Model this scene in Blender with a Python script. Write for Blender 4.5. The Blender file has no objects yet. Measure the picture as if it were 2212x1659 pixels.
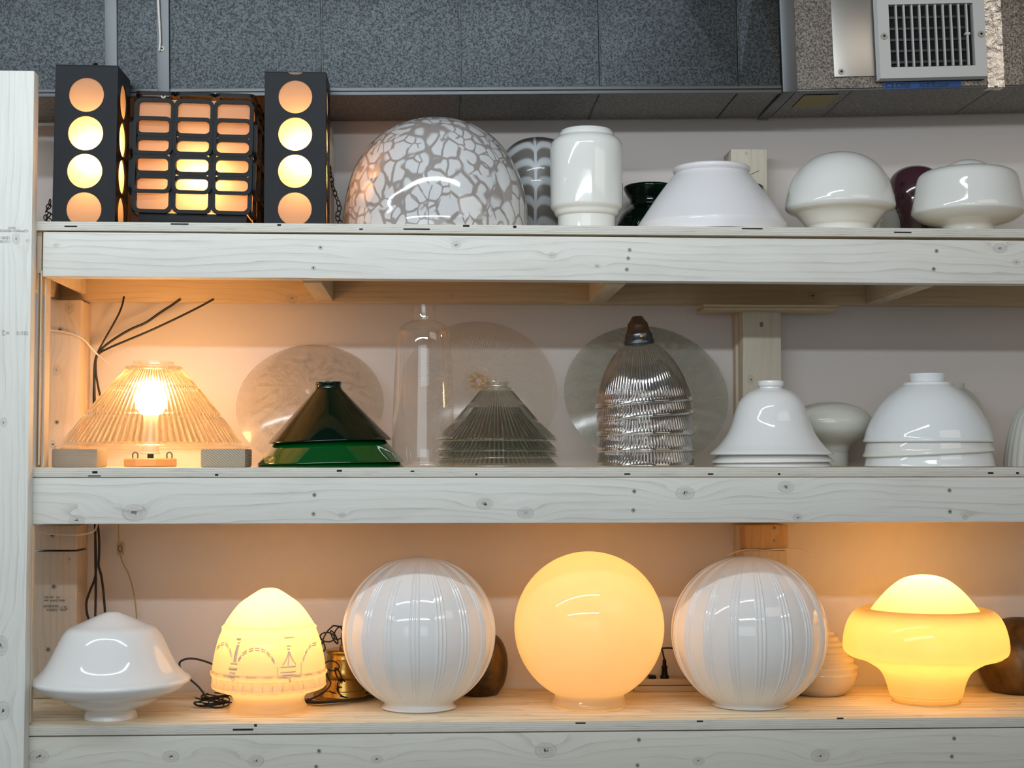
import bpy, bmesh, math, random
from mathutils import Vector, Matrix
PI = math.pi
random.seed(7)
sc = bpy.context.scene
COL = sc.collection

# ------------------------------------------------------------------ camera
F = 3300.0
YAW = 0.0508
PITCH = 0.0486
CAM = Vector((0, 0, 1.6))
FWD = Vector((math.sin(YAW)*math.cos(PITCH), math.cos(YAW)*math.cos(PITCH), math.sin(PITCH)))
RGT = Vector((math.cos(YAW), -math.sin(YAW), 0))
UPV = RGT.cross(FWD)
cd = bpy.data.cameras.new('camera'); cam = bpy.data.objects.new('camera', cd); COL.objects.link(cam)
cd.sensor_width = 36.0; cd.lens = F/2212*36; cd.clip_start = .05; cd.clip_end = 100
cam.matrix_world = Matrix(((RGT.x, UPV.x, -FWD.x, CAM.x), (RGT.y, UPV.y, -FWD.y, CAM.y),
                           (RGT.z, UPV.z, -FWD.z, CAM.z), (0, 0, 0, 1)))
sc.camera = cam
# ------------------------------------------------------------------ world, light, exposure
w = bpy.data.worlds.new('world'); sc.world = w; w.use_nodes = True
w.node_tree.nodes['Background'].inputs[0].default_value = (.95, .92, .88, 1)
w.node_tree.nodes['Background'].inputs[1].default_value = .17
sc.view_settings.view_transform = 'Standard'; sc.view_settings.look = 'None'
sc.view_settings.exposure = 0.22; sc.view_settings.gamma = 1.0; sc.view_settings.use_curve_mapping = False

def area(name, loc, sx, sy, power, col, target):
    l = bpy.data.lights.new(name, 'AREA'); l.shape = 'RECTANGLE'; l.size = sx; l.size_y = sy
    l.energy = power; l.color = col
    o = bpy.data.objects.new(name, l); COL.objects.link(o); o.location = loc
    d = Vector(target) - Vector(loc)
    o.rotation_euler = d.to_track_quat('-Z', 'Y').to_euler()
    return o
COOL = (.86, .95, 1.0)
# workshop tubes hanging under the ceiling, parallel to the shelves
area('ceiling_tube', (-.75, 1.95, 1.6+1.25), 2.9, .05, 15.5, COOL, (-.75, 2.95, 1.55))
area('ceiling_tube', (-.55, .45, 1.6+.98), 2.7, .05, 24, COOL, (-.55, 3.4, 1.75))
area('far_fill', (-.6, -3.6, 1.6+.75), 4.2, 1.7, 35, COOL, (-.6, 3.0, 1.7))  # added soft fill from behind the camera to brighten the upper wall
area('ceiling_lamp', (1.9, 1.2, 2.95), 1.6, .9, 7.5, (1.0,.88,.76), (1.2, 3.0, 1.8))
WARM = (1.0, .53, .19)

# ------------------------------------------------------------------ helpers
def at(px, py, Y):
    d = FWD*F + RGT*(px-1106.0) + UPV*(829.5-py)
    return CAM + d*((Y-CAM.y)/d.y)
def ppm(p):
    return F/((Vector(p)-CAM).dot(FWD))
def tag(o, label=None, cat=None, group=None, kind=None):
    if label: o['label'] = label
    if cat: o['category'] = cat
    if group: o['group'] = group
    if kind: o['kind'] = kind
    return o
def thing(name, label, cat, loc=(0,0,0), group=None, rot=(0,0,0)):
    if len(loc) and name != 'shelving_unit' and any(abs(loc[2]-z) < 1e-6 for z in (1.6+.461, 1.6-.018, 1.6-.512)): loc = (loc[0], loc[1], loc[2]+.0006)
    o = bpy.data.objects.new(name, None); COL.objects.link(o)
    o.location = loc; o.rotation_euler = rot; o.empty_display_size = .05
    return tag(o, label, cat, group)
def link(name, me, mat, parent=None, loc=(0,0,0), rot=(0,0,0), label=None):
    o = bpy.data.objects.new(name, me); COL.objects.link(o)
    if mat is not None and not me.materials: me.materials.append(mat)
    o.location = loc; o.rotation_euler = rot
    if parent is not None: o.parent = parent
    if label: o['label'] = label
    return o
def finish(bm, smooth=None):
    me = bpy.data.meshes.new('mesh')
    bmesh.ops.recalc_face_normals(bm, faces=bm.faces)
    bm.to_mesh(me); bm.free()
    if smooth is not None:
        me.polygons.foreach_set('use_smooth', [True]*len(me.polygons))
        if smooth < 180: me.set_sharp_from_angle(angle=math.radians(smooth))
    me.update()
    return me
def bx(bm, x0, x1, y0, y1, z0, z1):
    v = [bm.verts.new(p) for p in ((x0,y0,z0),(x1,y0,z0),(x1,y1,z0),(x0,y1,z0),(x0,y0,z1),(x1,y0,z1),(x1,y1,z1),(x0,y1,z1))]
    for f in ((3,2,1,0),(4,5,6,7),(0,1,5,4),(1,2,6,5),(2,3,7,6),(3,0,4,7)):
        bm.faces.new([v[i] for i in f])
def box_me(x0, x1, y0, y1, z0, z1, bev=.0, seg=2):
    bm = bmesh.new(); bx(bm, x0, x1, y0, y1, z0, z1)
    if bev: bmesh.ops.bevel(bm, geom=bm.edges[:], offset=bev, segments=seg, affect='EDGES', profile=.6)
    return finish(bm, 50 if bev else None)
def wbox(name, mat, parent, x0, x1, y0, y1, z0, z1, bev=.0015, label=None, origin=None):
    """box given in world coordinates, its own origin at its centre"""
    c = Vector(((x0+x1)/2, (y0+y1)/2, (z0+z1)/2))
    me = box_me(x0-c.x, x1-c.x, y0-c.y, y1-c.y, z0-c.z, z1-c.z, bev)
    pl = Vector(parent.location) if parent is not None else Vector()
    return link(name, me, mat, parent, c-pl, label=label)
def catmull(pts, n=6):
    out = []
    P = [Vector(p) for p in pts]
    for i in range(len(P)-1):
        p0 = P[i-1] if i else P[0]*2-P[1]; p1 = P[i]; p2 = P[i+1]; p3 = P[i+2] if i+2 < len(P) else P[-1]*2-P[-2]
        for k in range(n):
            t = k/n
            out.append(.5*((2*p1)+(p2-p0)*t+(2*p0-5*p1+4*p2-p3)*t*t+(3*p1-p0-3*p2+p3)*t**3))
    out.append(P[-1]); return out
def tube_bm(bm, pts, r, segs=8, cap=True, closed=False):
    pts = [Vector(p) for p in pts]; n = len(pts)
    nrm = None; rings = []
    for i, p in enumerate(pts):
        if closed: t = pts[(i+1) % n]-pts[i-1]
        else: t = pts[min(i+1, n-1)]-pts[max(i-1, 0)]
        if t.length < 1e-9: t = Vector((0,0,1))
        t.normalize()
        if nrm is None:
            nrm = t.cross(Vector((0,0,1)))
            if nrm.length < .1: nrm = t.cross(Vector((0,1,0)))
        nrm = nrm - t*nrm.dot(t); nrm.normalize(); b = t.cross(nrm)
        rr = r(i/(n-1)) if callable(r) else r
        rings.append([bm.verts.new(p + (nrm*math.cos(2*PI*k/segs)+b*math.sin(2*PI*k/segs))*rr) for k in range(segs)])
    m = n if closed else n-1
    for i in range(m):
        a, c = rings[i], rings[(i+1) % n]
        for k in range(segs):
            bm.faces.new((a[k], a[(k+1)%segs], c[(k+1)%segs], c[k]))
    if cap and not closed:
        bm.faces.new(rings[0][::-1]); bm.faces.new(rings[-1])
def tube_me(pts, r, segs=8, n=6, closed=False):
    bm = bmesh.new(); tube_bm(bm, catmull(pts, n) if n else pts, r, segs, closed=closed); return finish(bm, 60)
def revolve(prof, segs=96, mod=None, smooth=50, close=False):
    """prof: list of (r, z) local metres; mod(theta, r, z, i)->r"""
    bm = bmesh.new(); rings = []
    for i, (r, z) in enumerate(prof):
        if r < 1e-5: rings.append([bm.verts.new((0, 0, z))]); continue
        ring = []
        for k in range(segs):
            th = 2*PI*k/segs
            rr = mod(th, r, z, i) if mod else r
            ring.append(bm.verts.new((rr*math.cos(th), rr*math.sin(th), z)))
        rings.append(ring)
    for i in range(len(rings)-1):
        a, b = rings[i], rings[i+1]
        for k in range(segs):
            k2 = (k+1) % segs
            if len(a) == 1 and len(b) == 1: continue
            if len(a) == 1: bm.faces.new((a[0], b[k], b[k2]))
            elif len(b) == 1: bm.faces.new((a[k], b[0], a[k2]))
            else: bm.faces.new((a[k], b[k], b[k2], a[k2]))
    return finish(bm, smooth)
def profile(cx, Yc, zb, pts, n=4):
    """pixel profile [(r, y)] (None = break between smooth runs; y None = resting plane) -> centre x, metric profile"""
    ys = [p[1] for p in pts if p and p[1] is not None]
    c = at(cx, sum(ys)/len(ys), Yc)
    runs = [[]]
    for p in pts:
        if p is None: runs.append([runs[-1][-1]]); continue
        q = at(cx, p[1], Yc) if p[1] is not None else Vector((c.x, Yc, zb))
        s = ppm((c.x, Yc, q.z))
        runs[-1].append(Vector((p[0]/s, max(q.z-zb, 0), 0)))
    out = []
    for r in runs:
        cr = catmull(r, n) if (n > 1 and len(r) > 2) else r
        if out: cr = cr[1:]
        out += [(max(v.x, 0), v.y) for v in cr]
    return c.x, out
def thicken(prof, t):
    """outer profile top->bottom, returns outer + inner wall going back up"""
    inner = []
    n = len(prof)
    for i in range(n):
        a = Vector(prof[max(i-1, 0)]); b = Vector(prof[min(i+1, n-1)])
        d = b-a
        if d.length < 1e-9: continue
        d.normalize(); nn = Vector((d.y, -d.x))     # inward for top->bottom run
        p = Vector(prof[i])+nn*t
        inner.append((max(p.x, .0005), min(p.y, prof[0][1]) if p.y > prof[-1][1] else prof[-1][1]))
    return prof + inner[::-1]

# ------------------------------------------------------------------ materials
class N:
    def __init__(s, name):
        s.m = bpy.data.materials.new(name); s.m.use_nodes = True; s.t = s.m.node_tree
        s.t.nodes.clear(); s.out = s.t.nodes.new('ShaderNodeOutputMaterial')
    def n(s, typ, **kw):
        nd = s.t.nodes.new('ShaderNode'+typ)
        ins = kw.pop('i', {})
        for k, v in kw.items(): setattr(nd, k, v)
        for k, v in ins.items(): s.set(nd.inputs[k], v)
        return nd
    def set(s, inp, v):
        if isinstance(v, bpy.types.NodeSocket): s.t.links.new(v, inp)
        elif isinstance(v, bpy.types.Node): s.t.links.new(v.outputs[0], inp)
        elif isinstance(v, (tuple, list)) and len(v) == 3 and inp.type == 'RGBA': inp.default_value = (*v, 1)
        else: inp.default_value = v
    def math(s, op, a, b=None, c=None, clamp=False):
        nd = s.t.nodes.new('ShaderNodeMath'); nd.operation = op; nd.use_clamp = clamp
        s.set(nd.inputs[0], a)
        if b is not None: s.set(nd.inputs[1], b)
        if c is not None: s.set(nd.inputs[2], c)
        return nd.outputs[0]
    def mix(s, f, a, b, blend='MIX'):
        nd = s.t.nodes.new('ShaderNodeMix'); nd.data_type = 'RGBA'; nd.blend_type = blend
        s.set(nd.inputs[0], f); s.set(nd.inputs[6], a); s.set(nd.inputs[7], b)
        return nd.outputs[2]
    def ramp(s, f, lo, hi, a=0., b=1.):
        nd = s.t.nodes.new('ShaderNodeMapRange'); nd.interpolation_type = 'SMOOTHSTEP'
        s.set(nd.inputs[0], f); nd.inputs[1].default_value = lo; nd.inputs[2].default_value = hi
        nd.inputs[3].default_value = a; nd.inputs[4].default_value = b
        return nd.outputs[0]
    def obj(s):
        if not hasattr(s, '_oc'):
            s._oc = s.n('TexCoord').outputs['Object']
            sp = s.n('SeparateXYZ', i={0: s._oc}); s.x, s.y, s.z = sp.outputs
        return s._oc
    def vec(s, x, y, z): return s.n('CombineXYZ', i={0: x, 1: y, 2: z}).outputs[0]
    def noise(s, v, scale, detail=3, rough=.5, dist=0.):
        return s.n('TexNoise', i={'Vector': v, 'Scale': scale, 'Detail': detail, 'Roughness': rough, 'Distortion': dist}).outputs[0]
    def bump(s, h, strength, dist=.001):
        return s.n('Bump', i={'Height': h, 'Strength': strength, 'Distance': dist}).outputs[0]
    def surf(s, sh):
        s.set(s.out.inputs[0], sh.outputs[0] if isinstance(sh, bpy.types.Node) else sh); return s.m
def princ(s, col, rough=.5, metal=0., normal=None, **kw):
    nd = s.n('BsdfPrincipled', i={'Base Color': col, 'Roughness': rough, 'Metallic': metal})
    if normal is not None: s.set(nd.inputs['Normal'], normal)
    for k, v in kw.items(): s.set(nd.inputs[k.replace('_', ' ')], v)
    return nd
def plain(name, col, rough=.5, metal=0., **kw):
    s = N(name); return s.surf(princ(s, col, rough, metal, **kw))

def wood(name, axis='X', base=(.70,.69,.64), dark=(.40,.37,.32), seed=0., knots=(), freq=85, lines=.35, warm=.0):
    s = N(name); s.obj()
    u, v, w_ = {'X': (s.x, s.z, s.y), 'Z': (s.z, s.x, s.y), 'Y': (s.y, s.z, s.x)}[axis]
    us = s.math('ADD', u, seed*3.7)
    low = s.noise(s.vec(us, s.math('MULTIPLY', v, 3.), seed), 2.2, 2)
    vv = s.math('MULTIPLY_ADD', s.math('SUBTRACT', low, .5), .05, v)
    vv = s.math('ADD', vv, s.math('MULTIPLY', w_, .35))
    kcol = None; kcrk = None
    for (ku, kv, kr) in knots:
        du = s.math('SUBTRACT', u, ku); dv = s.math('SUBTRACT', v, kv)
        g = s.math('ADD', s.math('POWER', s.math('DIVIDE', du, kr*4.2), 2.), s.math('POWER', s.math('DIVIDE', dv, kr*1.7), 2.))
        g = s.math('EXPONENT', s.math('MULTIPLY', g, -1.))
        vv = s.math('ADD', vv, s.math('MULTIPLY', g, kr*1.6))
        d = s.math('SQRT', s.math('ADD', s.math('POWER', s.math('MULTIPLY', du, .8), 2.), s.math('POWER', s.math('MULTIPLY', dv, 1.15), 2.)))
        d = s.math('DIVIDE', d, kr)
        k1 = s.ramp(d, 1.08, .85)
        d = s.math('ADD', d, s.math('MULTIPLY', s.math('SUBTRACT', s.noise(s.obj(), 45., 3), .5), .55))
        ring = s.math('MULTIPLY', s.math('ADD', s.math('SINE', s.math('MULTIPLY', d, 15.)), 1.3), .2)
        edge = s.math('MULTIPLY', s.ramp(d, .78, .95), s.ramp(d, 1.12, .98))
        val = s.math('MULTIPLY', k1, s.math('ADD', s.math('ADD', .22, s.math('MULTIPLY', ring, .7)), s.math('MULTIPLY', edge, .22)))
        core = s.ramp(d, .42, .08)
        kcol = val if kcol is None else s.math('MAXIMUM', kcol, val)
        kcrk = core if kcrk is None else s.math('MAXIMUM', kcrk, core)
    ph = s.math('MULTIPLY_ADD', vv, freq, s.math('MULTIPLY', s.noise(s.vec(us, s.math('MULTIPLY', v, 6.), 3.), 5., 3), 1.2))
    ln = s.math('FRACT', ph)
    ln = s.math('POWER', ln, 5.)
    ln = s.math('MULTIPLY', ln, s.ramp(s.noise(s.vec(us, s.math('MULTIPLY', v, 8.), 9.), 4., 2), .3, .65))
    fine = s.noise(s.vec(s.math('MULTIPLY', us, 9.), s.math('MULTIPLY', vv, 420.), s.math('MULTIPLY', w_, 420.)), 1., 4, .6)
    blot = s.noise(s.vec(us, s.math('MULTIPLY', v, 5.), w_), 6., 3)
    f = s.math('ADD', s.math('MULTIPLY', ln, lines), s.math('MULTIPLY', s.ramp(fine, .35, .75), .16))
    f = s.math('ADD', f, s.math('MULTIPLY', s.ramp(blot, .45, .8), .16), clamp=True)
    c = s.mix(f, base, dark)
    if kcol is not None:
        c = s.mix(s.math('MULTIPLY', kcol, .62, clamp=True), c, (.27,.245,.235))
        c = s.mix(s.math('MULTIPLY', kcrk, s.ramp(s.noise(s.obj(), 300., 2), .42, .58)), c, (.03,.025,.02))
    h = s.math('ADD', s.math('MULTIPLY', ln, -.6), s.math('MULTIPLY', fine, .5))
    return s.surf(princ(s, c, .62, normal=s.bump(h, .35, .0012)))

def plywood(name, base=(.68,.66,.60), top=(.90,.78,.58), seed=0):
    s = N(name); s.obj()
    nz = s.math('MULTIPLY_ADD', s.noise(s.vec(s.math('MULTIPLY', s.x, 3.), s.z, seed), 4., 2), .0022, s.z)
    lay = s.math('FRACT', s.math('MULTIPLY', nz, 290.))
    lay = s.ramp(lay, .35, .65)
    fine = s.noise(s.vec(s.math('MULTIPLY', s.x, 14.), s.math('MULTIPLY', s.z, 700.), seed), 1., 4, .7)
    dk = s.math('MULTIPLY', s.ramp(fine, .5, .78), .75)
    e = s.mix(s.math('ADD', s.math('MULTIPLY', lay, .28), dk, clamp=True), base, (.22,.19,.14))
    g = s.noise(s.vec(s.math('MULTIPLY', s.x, 2.5), s.math('MULTIPLY', s.y, 60.), seed), 1., 5, .6, .6)
    g2 = s.math('FRACT', s.math('MULTIPLY_ADD', s.noise(s.vec(s.x, s.math('MULTIPLY', s.y, 5.), seed), 2., 2), 9., s.math('MULTIPLY', s.y, 22.)))
    t = s.mix(s.math('ADD', s.math('MULTIPLY', s.ramp(g, .4, .7), .5), s.math('MULTIPLY', s.math('POWER', g2, 4.), .4), clamp=True), top, (.50,.36,.20))
    nrm = s.n('NewGeometry').outputs['Normal']
    up = s.math('ABSOLUTE', s.n('SeparateXYZ', i={0: nrm}).outputs[2])
    return s.surf(princ(s, s.mix(s.ramp(up, .5, .8), e, t), .6, normal=s.bump(fine, .3, .001)))

def opal(name, col=(.80,.80,.79), tr=.18, trcol=None, rough=.06, noisy=0., bumpy=0.):
    s = N(name); s.obj()
    c = col; tc = trcol or col; nm = None
    if noisy: c = s.mix(s.math('MULTIPLY', s.ramp(s.noise(s.obj(), 22., 4), .35, .75), noisy), col, tuple(x*.72 for x in col))
    if noisy: tc = s.mix(s.math('MULTIPLY', s.ramp(s.noise(s.obj(), 16., 4), .3, .8), noisy), tc, tuple(x*.6 for x in tc))
    if bumpy: nm = s.bump(s.noise(s.obj(), 240., 3), bumpy, .001)
    p = princ(s, c, rough, Specular_IOR_Level=.5, Coat_Weight=.35, Coat_Roughness=.02)
    if nm is not None: s.set(p.inputs['Normal'], nm)
    t = s.n('BsdfTranslucent', i={0: tc})
    return s.surf(s.n('MixShader', i={0: tr, 1: p.outputs[0], 2: t.outputs[0]}))
def lit_opal(name, diff, trcol, tr=.62, rough=.08, noisy=.0):
    return opal(name, diff, tr, trcol, rough, noisy)
def ribpat(n, lo=.0, hi=.3, sharp=2., zlo=.008, zhi=9.):
    def f(s, hz):
        s.obj(); th = s.math('ARCTAN2', s.y, s.x)
        w_ = s.math('MULTIPLY_ADD', s.math('COSINE', s.math('MULTIPLY', th, float(n))), .5, .5)
        zz_ = s.math('MULTIPLY', s.ramp(s.z, zlo, zlo+.002), s.ramp(s.z, zhi+.002, zhi))
        s.rib = s.math('POWER', s.math('MULTIPLY_ADD', s.math('SUBTRACT', w_, 1.), zz_, 1.), sharp)
        nz = s.noise(s.vec(s.math('MULTIPLY', th, n/6.), 0., s.math('MULTIPLY', s.z, 12.)), 2., 3)
        return s.math('MULTIPLY_ADD', s.math('MULTIPLY', s.math('MULTIPLY', s.rib, zz_), s.ramp(nz, .3, .7)), hi, hz+lo, clamp=True)
    return f
def thin_glass(name, tint=(.93,.95,.93), haze=.05, hcol=(.7,.7,.66), refl=1., rough=.03, edge=.5, pat=None, ior=1.5, scat=0., srough=.42, sior=1.12):
    s = N(name); s.obj()
    lw = s.n('LayerWeight', i={0: .5}).outputs['Facing']
    e = s.math('MULTIPLY', s.math('POWER', lw, 3.), edge)
    if pat is not None: hf = pat(s, haze)
    else: hf = haze
    tcol = s.mix(e, tint, tuple(x*.35 for x in tint))
    if hasattr(s, 'rib'): tcol = s.mix(s.math('MULTIPLY', s.math('SUBTRACT', 1., s.rib), .6), tcol, tuple(x*.45 for x in tint))
    tr = s.n('BsdfTransparent', i={0: tcol})
    gl = s.n('BsdfGlossy', i={'Color': (1,1,1), 'Roughness': rough})
    fr = s.math('MULTIPLY', s.math('MULTIPLY_ADD', s.math('POWER', lw, 4.5), .85, .07), refl, clamp=True)
    base = s.n('MixShader', i={0: fr, 1: tr.outputs[0], 2: gl.outputs[0]})
    df = s.n('BsdfDiffuse', i={0: hcol}); tl = s.n('BsdfTranslucent', i={0: hcol})
    hz = s.n('MixShader', i={0: .5, 1: df.outputs[0], 2: tl.outputs[0]})
    if scat:
        rf = s.n('BsdfRefraction', i={'Color': tint, 'Roughness': srough, 'IOR': sior})
        hz = s.n('MixShader', i={0: scat, 1: hz.outputs[0], 2: rf.outputs[0]})
    return s.surf(s.n('MixShader', i={0: hf, 1: base.outputs[0], 2: hz.outputs[0]}))
def bulb_mat(name, strength, col=WARM):
    s = N(name); return s.surf(s.n('Emission', i={0: col, 1: strength}))

def galv(name, a=(.012,.014,.016), b=(.062,.071,.076), scale=150, metal=.55, rough=.42):
    s = N(name); o = s.obj()
    n1 = s.noise(o, scale, 2, .6, .8)
    v = s.n('TexVoronoi', i={'Vector': o, 'Scale': scale*.8}).outputs['Distance']
    f = s.math('ADD', s.math('MULTIPLY', s.ramp(n1, .40, .60), .75), s.math('MULTIPLY', v, .35), clamp=True)
    big = s.noise(o, 3., 3)
    f = s.math('MULTIPLY', f, s.ramp(big, .1, .8, .7, 1.))
    return s.surf(princ(s, s.mix(f, a, b), rough, metal, normal=s.bump(s.noise(o, 4., 2), .25, .01)))
M = {}
M['wall'] = plain('wall_paint', (.60,.565,.545), .7)
def wallmat():
    s = N('wall_paint_white'); o = s.obj()
    nz = s.noise(o, 90., 3); b = s.noise(o, 1.5, 2)
    return s.surf(princ(s, s.mix(s.math('MULTIPLY', b, .25), (.68,.625,.60), (.60,.555,.53)), .65, normal=s.bump(nz, .06, .001)))
M['wall'] = wallmat()
M['floor'] = plain('concrete_floor', (.42,.40,.38), .7)
M['ceil'] = plain('dark_ceiling', (.14,.14,.15), .8)
M['galv'] = galv('galvanised_sheet', (.009,.0105,.0115), (.050,.056,.060), 225, .9, .33)
M['galv_lit'] = galv('galvanised_sheet_lit_underside', (.090,.086,.078), (.30,.285,.26), 190, .45, .5)  # brighter copy of the duct sheet, light on the underside put into its colour
M['galv_warm'] = galv('galvanised_sheet_lighter', (.045,.040,.036), (.27,.252,.228), 235, .85, .40)
M['strap'] = plain('plain_sheet_metal', (.085,.09,.095), .38, .8)
M['patch'] = plain('bright_sheet_metal', (.42,.40,.37), .33, .85)
def foilm():
    s = N('foil_tape'); o = s.obj()
    return s.surf(princ(s, (.62,.58,.53), .28, .9, normal=s.bump(s.noise(o, 55., 3, .6, 1.), .6, .004)))
M['foil'] = foilm()
M['vent'] = plain('white_enamel', (.50,.495,.485), .4)
M['dark'] = plain('dark_void', (.006,.006,.006), .9)
M['dgrey'] = plain('dark_grey_metal', (.05,.05,.05), .5, .3)
M['screw'] = plain('screw_steel', (.36,.35,.30), .45, .3)
M['screwd'] = plain('screw_recess', (.01,.01,.01), .8)
M['blue'] = plain('blue_masking_tape', (.012,.06,.19), .6)
M['ink'] = plain('marker_ink', (.006,.006,.012), .6)
M['stamp'] = plain('faded_stamp_ink', (.40,.39,.37), .7)
M['stampd'] = plain('dark_stamp_ink', (.20,.165,.14), .7)
M['yellow'] = plain('yellow_label', (.36,.30,.13), .7)
def blackm():
    s = N('black_lacquer'); o = s.obj()
    n = s.noise(s.vec(s.math('MULTIPLY', s.x, 30.), s.y, s.math('MULTIPLY', s.z, 9.)), 1., 3)
    return s.surf(princ(s, s.mix(n, (.004,.005,.007), (.011,.014,.018)), s.math('MULTIPLY_ADD', n, .18, .30), Specular_IOR_Level=.14))
M['black'] = blackm()
M['plastic'] = plain('black_plastic', (.004,.0045,.006), .4, Specular_IOR_Level=.16)
M['cable'] = plain('black_cable', (.006,.006,.007), .45)
M['chain'] = plain('dark_bronze_chain', (.022,.016,.012), .4, .6)
M['ziptie'] = plain('nylon_tie', (.72,.66,.58), .4)
M['cord'] = plain('clear_gold_cord', (.42,.33,.17), .35)
M['brass'] = plain('aged_brass', (.42,.26,.07), .27, .95)
def bronzem():
    s = N('patinated_bronze'); o = s.obj()
    n = s.noise(o, 9., 5, .6, 1.)
    return s.surf(princ(s, s.mix(s.ramp(n, .3, .7), (.05,.032,.018), (.20,.13,.06)), .42, .75))
M['bronze'] = bronzem()
M['green'] = plain('dark_green_glass', (.0,.007,.003), .04, 0, Specular_IOR_Level=.35, Coat_Weight=.15, Coat_Roughness=.02)
M['green2'] = plain('emerald_glass', (.0,.060,.008), .05, 0, Coat_Weight=.6, Coat_Roughness=.02)
M['whitein'] = plain('white_glass_lining', (.55,.6,.58), .2)
M['purple'] = plain('amethyst_glass', (.045,.016,.022), .07, 0, Coat_Weight=.5)
M['beige'] = plain('beige_plastic', (.50,.40,.27), .5)
M['cap'] = plain('bakelite_brown', (.045,.020,.008), .3, 0, Coat_Weight=.4)
M['capring'] = plain('gunmetal_ring', (.10,.11,.12), .25, .8)
M['clip'] = plain('steel_clip', (.16,.15,.14), .35, .8)

OPAL = opal('opal_glass_white', (.90,.90,.90), .16)
OPALC = opal('opal_glass_cream', (.84,.845,.815), .12)
OPALB = opal('opal_glass_cool', (.86,.89,.91), .12)
MATTE = opal('satin_white_glass', (.82,.80,.82), .1, rough=.4)
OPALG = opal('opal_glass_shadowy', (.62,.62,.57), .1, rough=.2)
# ------------------------------------------------------------------ room
WALLY = 3.43
def struct(name, me, mat, loc=(0,0,0)):
    o = link(name, me, mat, None, loc); o['kind'] = 'structure'; return o
struct('wall_back', box_me(-3, 3.4, WALLY, WALLY+.1, 0, 3.1), M['wall'])
struct('floor', box_me(-3, 3.4, -4.2, WALLY, -.1, 0), M['floor'])
struct('ceiling', box_me(-3, 3.4, -4.2, WALLY, 3.1, 3.2), M['ceil'])

# ------------------------------------------------------------------ shelving unit
Z1, Z2, Z3 = 1.6+.461, 1.6-.018, 1.6-.512        # shelf surfaces
YF = 3.0
XR = 1.75
unit = thing('shelving_unit', 'whitewashed timber shelving unit with three long plywood shelves holding the glass shades', 'shelf', (-.8, YF, 0))
def knots_for(lst, c, Y, axis='X'):
    out = []
    for (x, y, r) in lst:
        p = at(x, y, Y); s = ppm(p)
        out.append((p.x-c.x, p.z-c.z, r/s) if axis == 'X' else (p.z-c.z, p.x-c.x, r/s))
    return out
screw_me = None
def screw_mesh():
    bm = bmesh.new()
    bmesh.ops.create_cone(bm, cap_ends=True, segments=16, radius1=.0044, radius2=.0040, depth=.0012, matrix=Matrix.Rotation(PI/2, 4, 'X'))
    me = finish(bm); me.materials.append(M['screw']); me.materials.append(M['screwd'])
    bm = bmesh.new(); bm.from_mesh(me)
    n0 = len(bm.faces)
    bx(bm, -.0018, .0018, -.0009, -.0003, -.0006, .0006); bx(bm, -.0006, .0006, -.0009, -.0003, -.0018, .0018)
    bm.faces.ensure_lookup_table()
    for f in bm.faces[n0:]: f.material_index = 1
    bm.to_mesh(me); bm.free(); return me
SCREW = screw_mesh()
def screws(parent_obj, lst, Y):
    base = parent_obj.matrix_world_loc
    for (x, y) in lst:
        p = at(x, y, Y-.0004)
        o = link('screw', SCREW, None, parent_obj, p-base, rot=(0, random.random()*3, 0))
def part_box(name, x0, x1, y0, y1, z0, z1, mat, bev=.002, label=None):
    o = wbox(name, mat, unit, x0, x1, y0, y1, z0, z1, bev, label)
    o_c = Vector(((x0+x1)/2, (y0+y1)/2, (z0+z1)/2))
    return o, o_c
class _C: pass
def beam(xl_px, yref, z0, z1, seed, knots, scr, base=(.70,.69,.64)):
    x0 = at(xl_px, yref, YF).x-(.15 if xl_px < 80 else 0)
    c = Vector(((x0+XR)/2, YF+.019, (z0+z1)/2))
    mat = wood('whitewashed_beam_pine', 'X', base, (.40,.37,.33), seed, knots_for(knots, c, YF), freq=62, lines=.62)
    o, oc = part_box('beam', x0, XR, YF, YF+.038, z0, z1, mat, .003)
    for (x, y) in scr:
        p = at(x, y, YF-.0004)
        link('screw', SCREW, None, o, p-oc, rot=(0, random.random()*3, 0))
    return o
top_beam = beam(92, 550, 1.6+.351, 1.6+.4388, 1, [(121,533,6), (985,530,9), (1193,552,8), (1290,575,6), (2160,535,13), (2195,565,7)],
     [(692,536), (677,580), (1360,540), (1357,558), (1354,582), (2023,541), (2017,580)], (.71,.70,.66))
top_beam.rotation_euler = (0, .0018, 0)      # the top beam sags a little to the right, opening a gap under the board
beam(72, 1080, 1.6-.127, 1.6-.0375, 2, [(166,1124,14), (290,1108,22), (739,1113,7), (1047,1089,15), (1135,1108,15), (1480,1065,17), (1698,1052,15), (1723,1118,9), (2085,1118,6)],
     [(679,1069), (677,1110), (1370,1061), (1368,1102), (2051,1059), (2052,1105)], (.69,.69,.65))
beam(60, 1620, 1.6-.624, 1.6-.5335, 3, [(84,1634,18), (369,1634,15), (553,1644,15), (843,1584,6), (814,1640,11), (1179,1621,20), (1509,1644,11), (1772,1632,17)],
     [(689,1622), (683,1656), (1380,1598), (1377,1653), (2061,1595), (2056,1634)], (.62,.61,.55))
PLY = [plywood('plywood_shelf_board', seed=i) for i in range(3)]
def board(xl_px, z, t, mat, voids, yref):
    x0 = at(xl_px, yref, YF).x-.15
    o, oc = part_box('shelf_board', x0, XR, YF-.001, WALLY-.001, z-t, z, mat, .001)
    for (x, y, w_, h_) in voids:
        p = at(x, y, YF-.001); s = ppm(p)
        me = box_me(-w_/2/s, w_/2/s, -.0004, .002, -h_/2/s, h_/2/s)
        link('edge_void', me, M['dark'], o, p-oc)
    return o
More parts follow.
